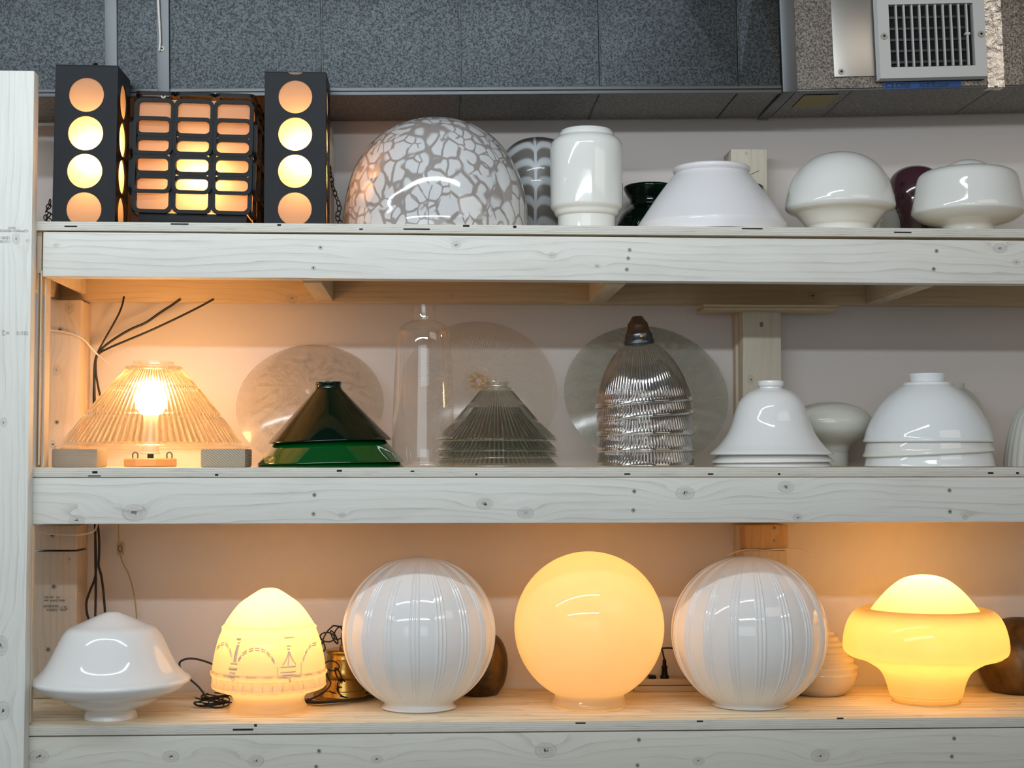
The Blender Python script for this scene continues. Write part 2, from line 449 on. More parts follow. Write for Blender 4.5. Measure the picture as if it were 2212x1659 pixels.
board(80, Z1, .0175, PLY[0], [(153,489,27,3), (388,484,38,3), (603,486,8,4), (900,495,57,3), (1007,488,14,4), (1112,490,7,5), (1625,494,45,3), (1950,502,38,3), (780,495,8,3)], 485)
board(72, Z2, .0185, PLY[1], [(205,1020,11,5), (204,1028,27,2), (468,1026,7,4), (733,1017,11,4), (891,1018,8,3), (1029,1025,4,4), (1355,1024,13,3), (1535,1024,12,3), (1683,1024,5,4), (2140,1022,12,4), (2198,1022,6,4)], 1020)
board(62, Z3, .0195, PLY[2], [(525,1576,44,4), (1254,1562,22,3), (1512,1558,14,3), (552,1567,6,5), (1815,1552,14,3)], 1570)
PINE = wood('raw_pine', 'X', (.60,.47,.31), (.38,.25,.13), 5, (), freq=70, lines=.45)
PINEY = wood('raw_pine_joist', 'Y', (.60,.50,.36), (.38,.27,.15), 6, (), freq=70, lines=.4)
PINEZ = wood('raw_pine_stud', 'Z', (.62,.52,.39), (.40,.29,.18), 7, (), freq=60, lines=.4)
# back ledgers under the shelves
LY = WALLY-.038
xl = at(122, 630, LY).x
c = Vector(((xl+XR)/2, 0, 1.6+.39))
LEDG = wood('raw_pine_ledger', 'X', (.60,.47,.31), (.36,.24,.13), 5, knots_for([(630,645,11), (1755,640,9), (975,640,5)], c, LY), freq=70, lines=.5)
part_box('ledger', xl, XR, LY, WALLY-.001, 1.6+.346, 1.6+.436, LEDG, .003)
part_box('ledger', xl, XR, LY, WALLY-.001, Z2-.0185-.089, Z2-.0187, PINE, .003)
part_box('ledger', xl, XR, LY, WALLY-.001, Z3-.0195-.089, Z3-.0197, PINE, .003)
for z0, z1 in ((1.6+.348, 1.6+.437), (Z2-.0185-.085, Z2-.0187)):
    for px, side in ((720, 'r'), (1272, 'l'), (1870, 'l')):
        x = at(px, 655, LY).x
        a, b = (x-.038, x) if side == 'r' else (x, x+.038)
        part_box('joist', a, b, YF+.0385, LY-.0005, z0, z1, PINEY, .002)
# end joist at the left, seen beneath the top beam
x = at(122, 640, 3.36).x
part_box('joist', x-.020, x, YF+.0385, LY-.0005, 1.6+.348, 1.6+.437, PINEY, .004)
# tall front post at the far left
x1 = at(64.5, 800, 2.962).x
c = Vector((x1-.07, 0, 1.2))
POSTM = wood('whitewashed_post_pine', 'Z', (.70,.71,.67), (.42,.40,.36), 8, knots_for([(8,912,9), (35,516,10), (-2,1395,18), (4,1535,17)], c, 2.962, 'Z'), freq=75, lines=.45)
post, pc = part_box('front_post', x1-.14, x1, 2.962, 2.9985, .0, at(40, 152, 2.962).z, POSTM, .0035)
c2 = pc
# (post centre differs from material centre in z: shift handled by rebuilding knots)
POSTM2 = wood('whitewashed_post_pine', 'Z', (.70,.71,.67), (.42,.40,.36), 8, knots_for([(8,912,9), (35,516,10), (2,1395,18), (6,1535,17)], pc, 2.962, 'Z'), freq=75, lines=.45)
post.data.materials[0] = POSTM2
# strips and studs beside the post
def px_box(name, xa, xb, ya, yb, Y0, Y1, mat, bev=.001):
    p0 = at(xa, yb, Y0); p1 = at(xb, ya, Y0)
    return part_box(name, p0.x, p1.x, Y0, Y1, p0.z, p1.z, mat, bev)
px_box('side_panel', 79, 91, 485, 590, 3.012, 3.4, PINEZ)
px_box('trim_strip', 81.5, 90.5, 584, 1005, 3.003, 3.012, PINEZ)
px_box('stud', 91.5, 100, 596, 1009, 3.014, 3.052, PINEZ, .002)
px_box('side_panel', 77, 83, 592, 1009, 3.013, 3.05, PINEZ)
px_box('trim_strip', 62, 72.5, 1134, 1562, 3.003, 3.02, PINEZ)
# stud against the wall at the left: two tiers
RPY = 3.335
def stud(name, xa, xb, ya, yb, Y0, Y1, mat, scr, bev=.003):
    o, oc = px_box(name, xa, xb, ya, yb, Y0, Y1, mat, bev)
    for (x, y) in scr:
        p = at(x, y, Y0-.0004); k = link('screw', SCREW, None, o, p-oc); k.scale = (1.15, 1, 1.15)
    return o, oc
def studmat(name, xa, xb, ya, yb, Y0, kn, base, dark, seed):
    p0 = at(xa, yb, Y0); p1 = at(xb, ya, Y0); c = Vector(((p0.x+p1.x)/2, 0, (p0.z+p1.z)/2))
    return wood(name, 'Z', base, dark, seed, knots_for(kn, c, Y0, 'Z'), freq=70, lines=.45)
m = studmat('pale_pine_stud', 100, 176, 648, 1008, RPY, [(150,664,11), (122,800,10), (114,960,8)], (.68,.57,.45), (.42,.30,.22), 9)
stud('rear_stud', 100, 176, 648, 1008, RPY, WALLY-.001, m, [(130,712), (123,912)])
m = studmat('pale_pine_stud', 70, 168, 1136, 1188, RPY, [], (.62,.53,.43), (.40,.31,.22), 10)
stud('rear_stud', 70, 168, 1136, 1188, RPY, WALLY-.001, m, [(113,1157)])
m = studmat('pale_pine_stud', 70, 168, 1191, 1508, RPY, [(150,1207,5), (70,1500,8)], (.62,.53,.43), (.38,.30,.22), 11)
p0 = at(70, 1508, RPY); p1 = at(168, 1191.5, RPY)
lows, lc = part_box('rear_stud', p0.x, p1.x, RPY, WALLY-.001, Z3+.0005, p1.z, m, .003)
for (x, y) in ((116,1267), (104,1403)):
    p = at(x, y, RPY-.0004); k = link('screw', SCREW, None, lows, p-lc); k.scale = (1.3, 1, 1.3)
# text helper
def text(body, size, mat, parent, loc, rot=(PI/2, 0, 0), name='lettering', ext=.0002, shear=0, sx=1.):
    cu = bpy.data.curves.new('t', 'FONT'); cu.body = body; cu.size = size; cu.extrude = ext
    cu.align_x = 'CENTER'; cu.align_y = 'CENTER'; cu.shear = shear
    tmp = bpy.data.objects.new('tmp', cu); COL.objects.link(tmp)
    bpy.context.view_layer.update()
    me = bpy.data.meshes.new_from_object(tmp.evaluated_get(bpy.context.evaluated_depsgraph_get()))
    bpy.data.objects.remove(tmp); me.materials.clear()
    o = link(name, me, mat, parent, loc, rot); o.scale = (sx, 1, 1)
    return o
UPS = (PI/2, PI, 0)      # upside down on a front face
for body, x, y, sz in (('170    08/1201', 113, 1290, .0060), ('066G229098  3ml', 118, 1297, .0060), ('PREMIUM', 110, 1309, .0078), ('SIERRA', 112, 1317, .0076)):
    text(body, sz, M['stampd'], lows, at(x, y, RPY-.0008)-lc, UPS, 'stamp_lettering')
text('ST', .013, M['stampd'], lows, at(137, 1313, RPY-.0008)-lc, UPS, 'stamp_lettering')
bm = bmesh.new(); tube_bm(bm, [Vector((.0085*math.cos(a), 0, .0065*math.sin(a))) for a in [PI*.9+i*PI*1.2/14 for i in range(15)]], .0004, 5)
link('stamp_emblem', finish(bm), M['stampd'], lows, at(137, 1313, RPY-.0004)-lc)
for body, x, y, sz in (('NAIN', 26, 492, .0062), ('C2PM0052 NEGRO28', 28, 498, .0062), ('1Z0011', 9, 513, .0072), ('11X1000', 8, 521, .0072), ('11', 60, 519, .0085)):
    text(body, sz, M['stamp'], post, at(x, y, 2.9612)-pc, UPS, 'stamp_lettering')
text('=2', .014, M['stamp'], post, at(12, 718, 2.9612)-pc, UPS, 'stamp_lettering')
text('25215', .009, M['stamp'], post, at(48, 719, 2.9612)-pc, UPS, 'stamp_lettering')
# middle post, three tiers
MPY = 3.345
def midpost(xa, xb, ya, yb, xs, seed, kn, scr, base=(.60,.55,.45), dark=(.40,.33,.24), name='rear_post'):
    m = studmat('weathered_pine_post', xa, xb, ya, yb, MPY, kn, base, dark, seed)
    return stud(name, xa, xb, ya, yb, MPY, WALLY-.001, m, scr)
midpost(1580, 1657, 322, 520, 0, 12, [(1612,331,4)], [])
midpost(1606, 1687, 668, 1010, 0, 13, [(1622,820,9), (1618,880,6)], [])
o, oc = midpost(1609, 1702, 1134, 1186, 0, 14, [(1672,1168,5)], [(1673,1140)], (.56,.36,.18), (.26,.14,.06))
m2 = midpost(1609, 1700, 1189, 1560, 0, 15, [], [], (.62,.50,.34), (.42,.30,.18))
for (xa, xb, ya, yb, Y0) in ((1591, 1603, 668, 1010, 3.395), (1593, 1606, 1134, 1560, 3.395)):
    px_box('packing_strip', xa, xb, ya, yb, Y0, WALLY-.001, PINEZ, .001)
kp = at(1645, 701, MPY-.001)
wb = box_me(-.0035, .0035, -.0003, .0003, -.005, .005)
link('knot_hole', wb, M['stampd'], unit, kp-Vector(unit.location))
p0 = at(1520, 669, 3.30); p1 = at(1811, 658.5, 3.30)
part_box('shim_strip', p0.x, p1.x, 3.30, 3.39, p0.z, p0.z+(p1.z-p0.z)*.45, PINE, .001)
part_box('shim_strip', p0.x, p1.x, 3.30, 3.39, p0.z+(p1.z-p0.z)*.5, p1.z, PINE, .001)

# ------------------------------------------------------------------ duct
DY, DYB = 3.16, 3.415
duct = thing('air_duct', 'long speckled galvanised air duct running along the top of the wall', 'duct', at(1700, 197, DY), rot=(0, -.018, 0))
dl = Vector(duct.location)
def dx(px): return at(px, 197, DY).x-dl.x
H = .62
seams = [-90, 228, 367, 695, 995, 1295, 1595, 1687]
G = .0006
for i in range(len(seams)-1):
    a, b = dx(seams[i])+G, dx(seams[i+1])-G
    bm = bmesh.new()
    # cross-broken sheet: shallow pyramid
    pts = [(a, 0, .012), (b, 0, .012), (b, 0, H), (a, 0, H)]
    vs = [bm.verts.new(p) for p in pts]; ce = bm.verts.new(((a+b)/2, -.003, H*.4))
    for k in range(4): bm.faces.new((vs[k], vs[(k+1)%4], ce))
    back = [bm.verts.new((p[0], .002, p[2])) for p in pts]
    for k in range(4): bm.faces.new((vs[k], back[k], back[(k+1)%4], vs[(k+1)%4]))
    link('front_panel', finish(bm), M['galv'], duct)
    link('bottom_panel', box_me(a, b, .003, DYB-DY, 0, .0015), M['galv_lit'], duct)
link('corner_flange', box_me(dx(-90), dx(1688), -.005, .004, -.0045, .0035, .0012), M['strap'], duct, label='shiny folded edge strip')
link('corner_flange', box_me(dx(-90), dx(1688), -.003, .002, .0050, .0125, .0010), M['strap'], duct, label='shiny folded edge strip')
for s_ in (996, 1298, 1597, 697):
    link('seam_rib', box_me(dx(s_)-.0016, dx(s_)+.0016, -.0035, .001, .013, H, .0005), M['galv'], duct)
    link('seam_rib', box_me(dx(s_)-.001, dx(s_)+.001, .0, DYB-DY, -.0016, .0, .0003), M['galv'], duct)
link('strap', box_me(dx(228), dx(254), -.005, -.0026, -.001, H, .0006), M['strap'], duct)
st = link('strap', box_me(dx(341), dx(367), -.0075, -.005, -.006, H, .0006), M['strap'], duct)
for (x, y) in ((352, 81), (353, 183)):
    p = at(x, y, DY-.008)-dl
    k = link('screw', SCREW, None, st, p); k.scale = (1.3, 2.5, 1.3)
duct2 = thing('air_duct', 'right hand section of galvanised duct carrying the white air grille', 'duct', at(1700, 197, DY-.004), rot=(0, -.032, 0))
d2 = Vector(duct2.location)
def dx2(px, py=197, Y=DY-.004): return at(px, py, Y).x-d2.x
seams = [1722, 1850, 2212, 2600]
for i in range(len(seams)-1):
    a, b = dx2(seams[i])+.0003, dx2(seams[i+1])-.0003
    bm = bmesh.new(); bx(bm, a, b, 0, .002, .004, H)
    link('front_panel', finish(bm), M['galv_warm'], duct2)
    link('bottom_panel', box_me(a, b, .003, DYB-DY, 0, .0015), M['galv_lit'], duct2)
link('corner_flange', box_me(dx2(1722), dx2(2600), -.0015, .003, -.001, .0028, .0006), M['strap'], duct2)
link('collar', box_me(dx2(1690), dx2(1722), -.006, .004, -.004, H, .0025), M['strap'], duct2, label='plain sheet joint collar')
link('collar', box_me(dx2(1690), dx2(1716), .0, DYB-DY, -.004, .0, .001), M['strap'], duct2, label='plain sheet joint collar')
for s_ in (1843, 2150):
    link('seam_rib', box_me(dx2(s_)-.0007, dx2(s_)+.0007, .0, DYB-DY, -.0008, .0, .0002), M['dgrey'], duct2)
def onduct(name, mat, xa, xb, ya, yb, Y0, Y1, label, cat, rot=-.032, bev=.0003):
    c = at((xa+xb)/2, (ya+yb)/2, Y0); s = ppm(c)
    me = box_me(-(xb-xa)/2/s, (xb-xa)/2/s, 0, Y1-Y0, -(yb-ya)/2/s, (yb-ya)/2/s, bev)
    o = link(name, me, mat, None, c, (0, rot, 0)); tag(o, label, cat); return o
pm = thing('sheet_metal_patch', 'plain shiny sheet metal patch screwed on the duct left of the grille', 'panel', at(1846, 80, DY-.008), rot=(0, -.036, 0))
s = ppm(pm.location)
link('plate', box_me(-48/s, 48/s, 0, .0035, -86/s, 110/s, .0006), M['patch'], pm)
k = link('screw', SCREW, None, pm, (-33/s, -.001, -75/s)); k.scale = (1.5, 3, 1.5)
bt = onduct('masking_tape', M['blue'], 1906, 2077, 166, 191.5, DY-.0062, DY-.0045, 'strip of blue masking tape with handwriting under the grille', 'tape', -.028)
bc = Vector(bt.location); s = ppm(bc)
def tl(x, y): return (Vector(at(x, y, DY-.0062))-bc)+Vector((0, -.0003, 0))
text('CLOSE', .0150, M['ink'], bt, tl(1939, 183.5), (PI/2, 0, 0), 'handwriting', .0002, .1, 1.25)
text('TO & SR', .0085, M['ink'], bt, tl(2002, 179), (PI/2, 0, 0), 'handwriting', .0002, .1, 1.2)
text('ADD SCOOP', .0100, M['ink'], bt, tl(2017, 185.5), (PI/2, 0, 0), 'handwriting', .0002, .1, 1.1)
fo = thing('foil_tape', 'crinkled silver foil tape strip down the right side of the grille', 'tape', at(2149, 80, DY-.008), rot=(0, -.034, 0))
s = ppm(fo.location)
def crinkle(w_, h_, nx, nz, amp, flat=False):
    bm = bmesh.new(); g = []
    for i in range(nx+1):
        for j in range(nz+1):
            g.append(bm.verts.new(((i/nx-.5)*w_, random.uniform(-amp, amp), (j/nz)*h_)))
    for i in range(nx):
        for j in range(nz):
            a = i*(nz+1)+j
            bm.faces.new((g[a], g[a+1], g[a+nz+2], g[a+nz+1]))
    return finish(bm, 180)
link('strip', crinkle(37/s, 220/s, 7, 40, .0011), M['foil'], fo, (-1/s, .002, -109/s))
q = link('fold', crinkle(37/s, .028, 6, 6, .0006), M['foil'], fo, (-1/s, .003, -109/s), (-PI/2, 0, 0))
yl = link('label_patch', box_me(0, .075, 0, .12, -.0006, 0), M['yellow'], None, at(1738, 212, 3.19)+Vector((0, 0, 0)), (0, -.032, 0))
yl.location.z = d2.z + (yl.location.x-d2.x)*.032 - .0015
tag(yl, 'faded yellow label stuck on the underside of the duct', 'label')
# hanging white wire
wire = link('wire', tube_me([at(340, -40, DY-.014), at(343, 30, DY-.014), at(346, 85, DY-.013), at(344, 110, DY-.012)], .0022, 6), plain('white_wire', (.62,.6,.56), .5), None)
tag(wire, 'white wire end hanging down over the duct strap', 'wire')

# ------------------------------------------------------------------ vent grille
VC = at(2014, 80, DY-.028)
vent = thing('air_grille', 'white rectangular air grille with vertical bars on the duct', 'grille', VC, rot=(0, -.036, 0))
s = ppm(VC)
ow0, ow1, oh0, oh1 = -122/s, 122/s, -91/s, 110/s
iw0, iw1, ih0, ih1 = -93/s, 92/s, -64/s, 73/s
bm = bmesh.new()
O = [(ow0,oh0),(ow1,oh0),(ow1,oh1),(ow0,oh1)]; I = [(iw0,ih0),(iw1,ih0),(iw1,ih1),(iw0,ih1)]
def ringface(A, B, ya, yb):
    va = [bm.verts.new((p[0], ya, p[1])) for p in A]; vb = [bm.verts.new((p[0], yb, p[1])) for p in B]
    for k in range(4): bm.faces.new((va[k], va[(k+1)%4], vb[(k+1)%4], vb[k]))
O2 = [(x*.965, z*.965) for x, z in O]
ringface(O, O2, .014, 0); ringface(O2, I, 0, 0); ringface(I, I, 0, .018)
bmesh.ops.remove_doubles(bm, verts=bm.verts[:], dist=1e-6)
link('frame', finish(bm), M['vent'], vent)
link('throat', box_me(iw0-.002, iw1+.002, .0175, .0215, ih0-.002, ih1+.002), M['dark'], vent, label='dark inside of the duct')
for k in range(10):
    x = (-93+17+k*17.2)/s
    link('bar', box_me(x-.0017, x+.0017, .001, .010, ih0+.001, ih1-.001, .0005), M['vent'], vent, rot=(0, 0, 0))
for k in range(6):
    z = ih0+.012+k*(ih1-ih0)/5.6
    if z < ih1-.004: link('damper_blade', box_me(iw0+.002, iw1-.012, .0125, .0165, z-.0012, z+.0045, .0003), M['dgrey'], vent)
for x in (-106, 107):
    k = link('screw', SCREW, None, vent, (x/s, -.001, 4/s)); k.scale = (1.7, 3, 1.7)
link('lever', box_me(iw1-.018, iw1-.008, .0, .012, .004, .009, .0005), M['vent'], vent)

# ------------------------------------------------------------------ lathe things
def place(cx, Yc, zb, pts, n=4):
    x, pr = profile(cx, Yc, zb, pts, n); return Vector((x, Yc, zb)), pr
def shade(name, label, cat, cx, Yc, zb, pts, mat, n=4, segs=96, th=0., mod=None, smooth=45, rot=(0,0,0), group=None):
    if zb in (Z1, Z2, Z3): zb += .0006
    loc, pr = place(cx, Yc, zb, pts, n)
    if th: pr = thicken(pr, th)
    me = revolve(pr, segs, mod, smooth)
    o = link(name, me, mat, None, loc, rot); tag(o, label, cat, group)
    return o, pr

# ================= bottom shelf
shade('globe_lampshade', 'unlit white bell-topped schoolhouse globe with wide flared rim at far left', 'lampshade', 241, 3.085, Z3,
      [(0,1321),(14,1322.5),(38,1332),(66,1345),(88,1354),(98,1362),(108,1378),(118,1398),(130,1422),(142,1442),(154,1455),(164,1462),(168,1467),(166,1474),(152,1486),(130,1496),(108,1503), None, (102,1507),(90,1516),(72,1524),(56,1530),(52,1534),(55,1540),(57,None)], OPAL, n=5, th=0)

def lamp_base(parent, r, zc, mat, col=None, zb=0, sy=1.):
    me = revolve([(0, zc+r)]+[(r*math.sin(a), zc+r*math.cos(a)*sy) for a in [PI*i/12 for i in range(1, 11)]]+[(r*.45, zc-r*1.15), (r*.42, zc-r*1.6)], 24, None, 60)
    b = link('bulb', me, mat, parent)
    me = revolve([(r*.5, zc-r*1.35), (r*.5, .012), (r*.9, .012), (r*.9, .0)], 24)
    link('socket', me, M['dgrey'], parent)
    return b
# egg-shaped embossed lamp
EGG = lit_opal('lit_embossed_glass', (.72,.58,.44), (1.0,.90,.62), .66, .25, .15)
egg = thing('globe_lamp', 'lit egg-shaped yellow glass globe embossed with urns and garlands', 'lamp', (at(581, 1450, 3.145).x, 3.145, Z3))
x_, epr = profile(581, 3.145, Z3, [(0,1271.5),(15,1272),(30,1280),(46,1291),(63,1304),(80,1325),(95,1348), None, (99,1351),(101,1354),(100,1358), None, (108,1379),(115,1405),(120,1432),(121,1444), None, (124,1449),(123,1454),(120,1458), None, (121,1474), None, (122,1479),(118,1485),(105,1490),(90,1494), None, (80,1500),(76,1509),(78,1518),(82,1524), None, (84,1530),(83,1537),(78,None)], 5)
def eggmod(th, r, z, i):
    zpx = z
    top = epr[0][1]
    t = (top-z)/top
    if t < .33:
        k = abs(math.cos(8*th)); a = min(1, t/.1)*min(1, max(0, (.33-t)/.06))
        return r*(1+.045*a*(k-.6))
    if .66 < t < .80 : return r+.0012*(1 if math.sin(24*th) > 0 else -1)
    return r
link('glass_shade', revolve(epr, 192, eggmod, 40), EGG, egg)
def rad_at(pr, z):
    for a, b in zip(pr, pr[1:]):
        if (a[1]-z)*(b[1]-z) <= 0 and a[1] != b[1]:
            return a[0]+(b[0]-a[0])*(z-a[1])/(b[1]-a[1])
    return pr[-1][0]
def on_egg(px, py, off=.0004):
    s = ppm(egg.location); z = at(581, py, 3.145).z-Z3; r = rad_at(epr, z)
    sx = max(-.98, min(.98, (px-581)/s/r)); a = math.asin(sx)
    return Vector(((r+off)*math.sin(a), -(r+off)*math.cos(a), z))
def e4(x, y): return (380+x/4.148, 1200+y/4.148)
bm = bmesh.new()
def rel(pts, r=.0012):
    P = catmull([on_egg(*e4(*p)) for p in pts], 3); tube_bm(bm, P, r, 5)
for arc in ([(395,810),(440,770),(485,755),(530,800),(560,880)], [(615,885),(660,825),(730,790),(790,785),(850,805),(900,850),(940,915)], [(1165,900),(1190,830),(1225,780),(1275,775)]):
    P = catmull([Vector((a, b, 0)) for a, b in arc], 12); n_ = 7 if len(arc) > 5 else 4
    for k in range(n_):
        i0 = int(k*(len(P)-1)/n_); i1 = int((k+.72)*(len(P)-1)/n_)
        q = [P[i0], P[(i0+i1)//2], P[i1]]
        rel([(v.x, v.y-9) for v in q], .0013); rel([(v.x, v.y+9) for v in q], .0013)
for (x, ya, yb, wd) in ((615,700,712,18), (615,735,740,10), (578,912,916,30), (570,950,965,36), (566,990,994,24), (562,1010,1030,28)):
    rel([(x-wd, (ya+yb)/2), (x, (ya+yb)/2), (x+wd, (ya+yb)/2)], .0012+.0001*(yb-ya))
rel([(612,755),(598,830),(588,900)], .0022); rel([(604,755),(585,830),(575,900)], .0016); rel([(550,1030),(565,1060),(590,1045)], .001)
for (y, wd) in ((695,40), (765,15), (790,10), (940,60), (985,62), (1010,45)):
    rel([(1045-wd, y), (1045, y), (1045+wd, y)], .0014)
rel([(1047,810),(1030,870),(1000,925)], .0014); rel([(1052,810),(1075,870),(1110,925)], .0014); rel([(1050,820),(1048,870),(1046,930)], .0014)
rel([(1005,1010),(1050,1035),(1110,1010)], .0012)
rel([(960,940),(958,985),(960,1028)], .001); rel([(1150,915),(1152,970),(1150,1018)], .001); rel([(958,1028),(985,1026),(1010,1024)], .001); rel([(1150,1018),(1125,1020),(1100,1022)], .001); rel([(1060,1045),(1061,1055),(1062,1065)], .002)
for x in range(400, 1330, 86):
    rel([(x, 1105), (x, 1130), (x, 1150)], .0010)
tag(link('embossed_relief', finish(bm, 60), plain('relief_glass', (.86,.62,.44), .4), egg, label='raised urn and garland ornament'), kind='stuff')
lamp_base(egg, .022, .185, bulb_mat('egg_bulb_glow', 56))

# globes
def flute(th, r, z, i):
    k = (math.degrees(th) + 3.) % 20.
    d = 0
    for c in (7.1, 10., 12.9):
        d += math.exp(-((k-c)/.6)**2)
    return r + .0025*d - .0008
def globe_pts(cyc, r, top, neck, ny, foot, fy):
    # sphere then neck and foot
    out = [(0, top)]
    cy = top+r
    amax = PI-math.asin(neck/r)
    for i in range(1, 29):
        a = amax*i/28; out.append((r*math.sin(a), cy-r*math.cos(a)))
    return out
def globe(cx, r, top, Yc, label, mat, mod=None, foot=82, neck=75.5, bulb=None, squash=1.):
    loc = Vector((at(cx, 1366, Yc).x, Yc, Z3+.0006)); s = ppm(loc+Vector((0,0,.17)))
    R = r/s; nk = neck/s; ft = foot/s
    zt = at(cx, top, Yc).z-Z3; zc = zt-R
    pr = [(0, zt)]; amax = PI-math.asin(nk/R)
    for i in range(1, 37):
        a = amax*i/36; pr.append((R*math.sin(a), zc+R*math.cos(a)))
    fh = pr[-1][1]
    nprof = catmull([(nk, fh, 0), (nk-.0005, fh*.80, 0), (nk+.001, fh*.60, 0), (ft-.002, fh*.42, 0), (ft, fh*.22, 0), (ft-.002, .002, 0), (ft-.006, 0, 0)], 3)
    pr2 = pr+[(v.x, v.y) for v in nprof[1:]]
    def md(th, r_, z, i):
        if mod is None or i >= 37 or i == 0: return r_
        a = amax*i/36; k = min(1, math.sin(a)*2.2-.25)
        return r_+(mod(th, r_, z, i)-r_)*max(0, k)*(1 if a < 2.2 else max(0, 1-(a-2.2)/.45))
    me = revolve(pr2, 900 if mod else 96, md if mod else None, 60 if not mod else 180)
    if bulb is None:
        o = link('globe_lampshade', me, mat, None, loc); tag(o, label, 'lampshade'); return o
    o = thing('globe_lamp', label, 'lamp', loc)
    link('glass_globe', me, mat, o); lamp_base(o, .03, zc+.035, bulb); return o
globe(905.5, 164, 1203, 3.17, 'unlit white glass globe with fine vertical fluting, left of the lit round globe', OPAL, flute)
LITG = lit_opal('lit_cream_globe_glass', (.70,.55,.38), (1.0,.90,.62), .55, .05, .12)
globe(1272.7, 161.5, 1192, 3.17, 'lit plain round globe glowing pale orange, in the middle of bottom shelf', LITG, None, 80, 75.5, bulb_mat('globe_bulb_glow', 28))
globe(1618, 166, 1201, 3.17, 'unlit white fluted glass globe right of the lit round globe', OPAL, flute, 82, 76)

# lit mushroom lamp
MSH = lit_opal('lit_mushroom_glass', (.70,.55,.34), (1.0,.90,.46), .66, .16, .15)
mloc, mpr = place(1999, 3.20, Z3, [(0,1242.5),(20,1243.5),(48,1252),(78,1275),(100,1300),(114,1318), None, (128,1314),(148,1322),(163,1342),(172,1370),(175,1396),(172,1409),(166,1414), None, (158,1419),(134,1426),(113,1437),(98,1448),(89,1462),(83,1478),(78,1497), None, (77,1499),(76,1504),(68,1506), None, (68,1512),(72,1514),(73,1520),(72,1526),(69,None)], 5)
mush = thing('globe_lamp', 'lit yellow mushroom-shaped glass lamp with domed top at the right', 'lamp', mloc)
link('glass_shade', revolve(mpr, 128, None, 40), MSH, mush)
lamp_base(mush, .030, .212, bulb_mat('mushroom_bulb_glow', 54))

# ribbed beige beehive shade behind
rb = []
ys = [1341,1360,1370,1381,1392,1404,1417,1431,1447]; rs = [10,24,34,43,51,59,67,74,79]
for i in range(len(ys)-1):
    rb += [(rs[i], ys[i]), (rs[i]+6, ys[i]+3), (rs[i]+7.5, ys[i]+7), None]
rb += [(80,1448),(81,1452),(80,1457), None, (76,1470),(66,1486),(52,1499),(42,None)]
rb = [(0,1337)]+rb
shade('beehive_lampshade', 'small cream glass shade with stepped ribs behind the right fluted globe', 'lampshade', 1770, 3.32, Z3, rb, opal('cream_ribbed_glass', (.72,.62,.45), .12), n=3)
# bronze domes
shade('metal_globe', 'dark bronze round shade partly hidden behind left fluted globe', 'lampshade', 1036, 3.345, Z3,
      [(0,1362),(25,1366),(45,1380),(57,1404),(61,1430),(59,1455),(53,1478),(44,1492),(38,None)], M['bronze'], n=5)
shade('metal_globe', 'dark bronze round shade at the right edge behind the mushroom lamp', 'lampshade', 2204, 3.33, Z3,
      [(0,1333),(35,1338),(66,1358),(86,1392),(93,1428),(89,1455),(76,1482),(66,None)], M['bronze'], n=5)

# brass pendant behind egg lamp
bl, bp = place(744, 3.315, Z3, [(0,1402),(34,1402), None, (38,1403),(40,1406),(39,1410), None, (36,1412),(38,1421), None, (37,1422),(39,1440),(44,1455),(49,1461), None, (51,1462),(50,1464), None, (54,1475),(58,1486), None, (62,1487),(64,1494),(66,1498),(66,None)], 3)
brs = thing('pendant_fixture', 'bell-shaped brass pendant fitting with dark chain between egg lamp and fluted globe', 'light fixture', bl)
link('bell', revolve(bp, 64, None, 40), M['brass'], brs)
bt0 = bp[0][1]
link('stem', revolve([(0, bt0+.034), (.008, bt0+.034), (.0085, bt0+.010), (.011, bt0+.008), (.011, bt0)], 24), M['brass'], brs)
def link_mesh(L, W, r, segs=6):
    pts = []
    for i in range(20):
        a = 2*PI*i/20
        x = W/2*math.cos(a); z = L/2*math.sin(a)
        pts.append((x, 0, z))
    bm = bmesh.new(); tube_bm(bm, pts, r, segs, closed=True); return finish(bm, 180)
LK = link_mesh(.031, .020, .0015)
def lk(p, ang, tw, parent, me=LK):
    m_ = Matrix.Rotation(-ang, 4, 'Y') @ Matrix.Rotation(tw, 4, 'Z')
    return link('chain_link', me, M['chain'], parent, Vector(p)-bl, m_.to_euler())
q = at(738, 1372, 3.312)
for (x, y, Y, a, t) in ((733,1368,3.310,-.5,.3), (722,1377,3.300,.5,1.3), (707,1377,3.290,1.45,.35), (695,1392,3.28,.4,1.2), (717,1439,3.262,1.35,.3), (731,1458,3.258,.45,1.25), (738,1484,3.262,.1,.5), (728,1496,3.265,1.4,1.45), (741,1496,3.255,.9,.9)):
    lk(at(x, y, Y), a, t, brs)
link('cord', tube_me([at(720,1352,3.27)-bl, at(736,1356,3.29)-bl, at(742,1372,3.305)-bl, Vector((0,0,bt0+.034))], .0016), M['cable'], brs)
link('cord', tube_me([at(720,1352,3.27)-bl, at(706,1366,3.26)-bl, at(696,1388,3.26)-bl, at(694,1420,3.25)-bl, at(708,1462,3.25)-bl, at(714,1478,3.25)-bl, at(700,1496,3.24)-bl, at(672,1510,3.22)-bl, at(655,1514,3.22)-bl], .0017), M['cable'], brs)
for k in range(7):
    z = Z3+.003+.0012*k
    def g(x, Y, dz=0): return Vector((at(x, 1500, Y).x, Y, z+dz))-bl
    link('cord', tube_me([g(640+4*k,3.235), g(690,3.22-.004*k), g(740+6*k,3.245-.003*k), g(790+5*k,3.29), g(760,3.385), g(690,3.37)], .0016), M['cable'], brs)
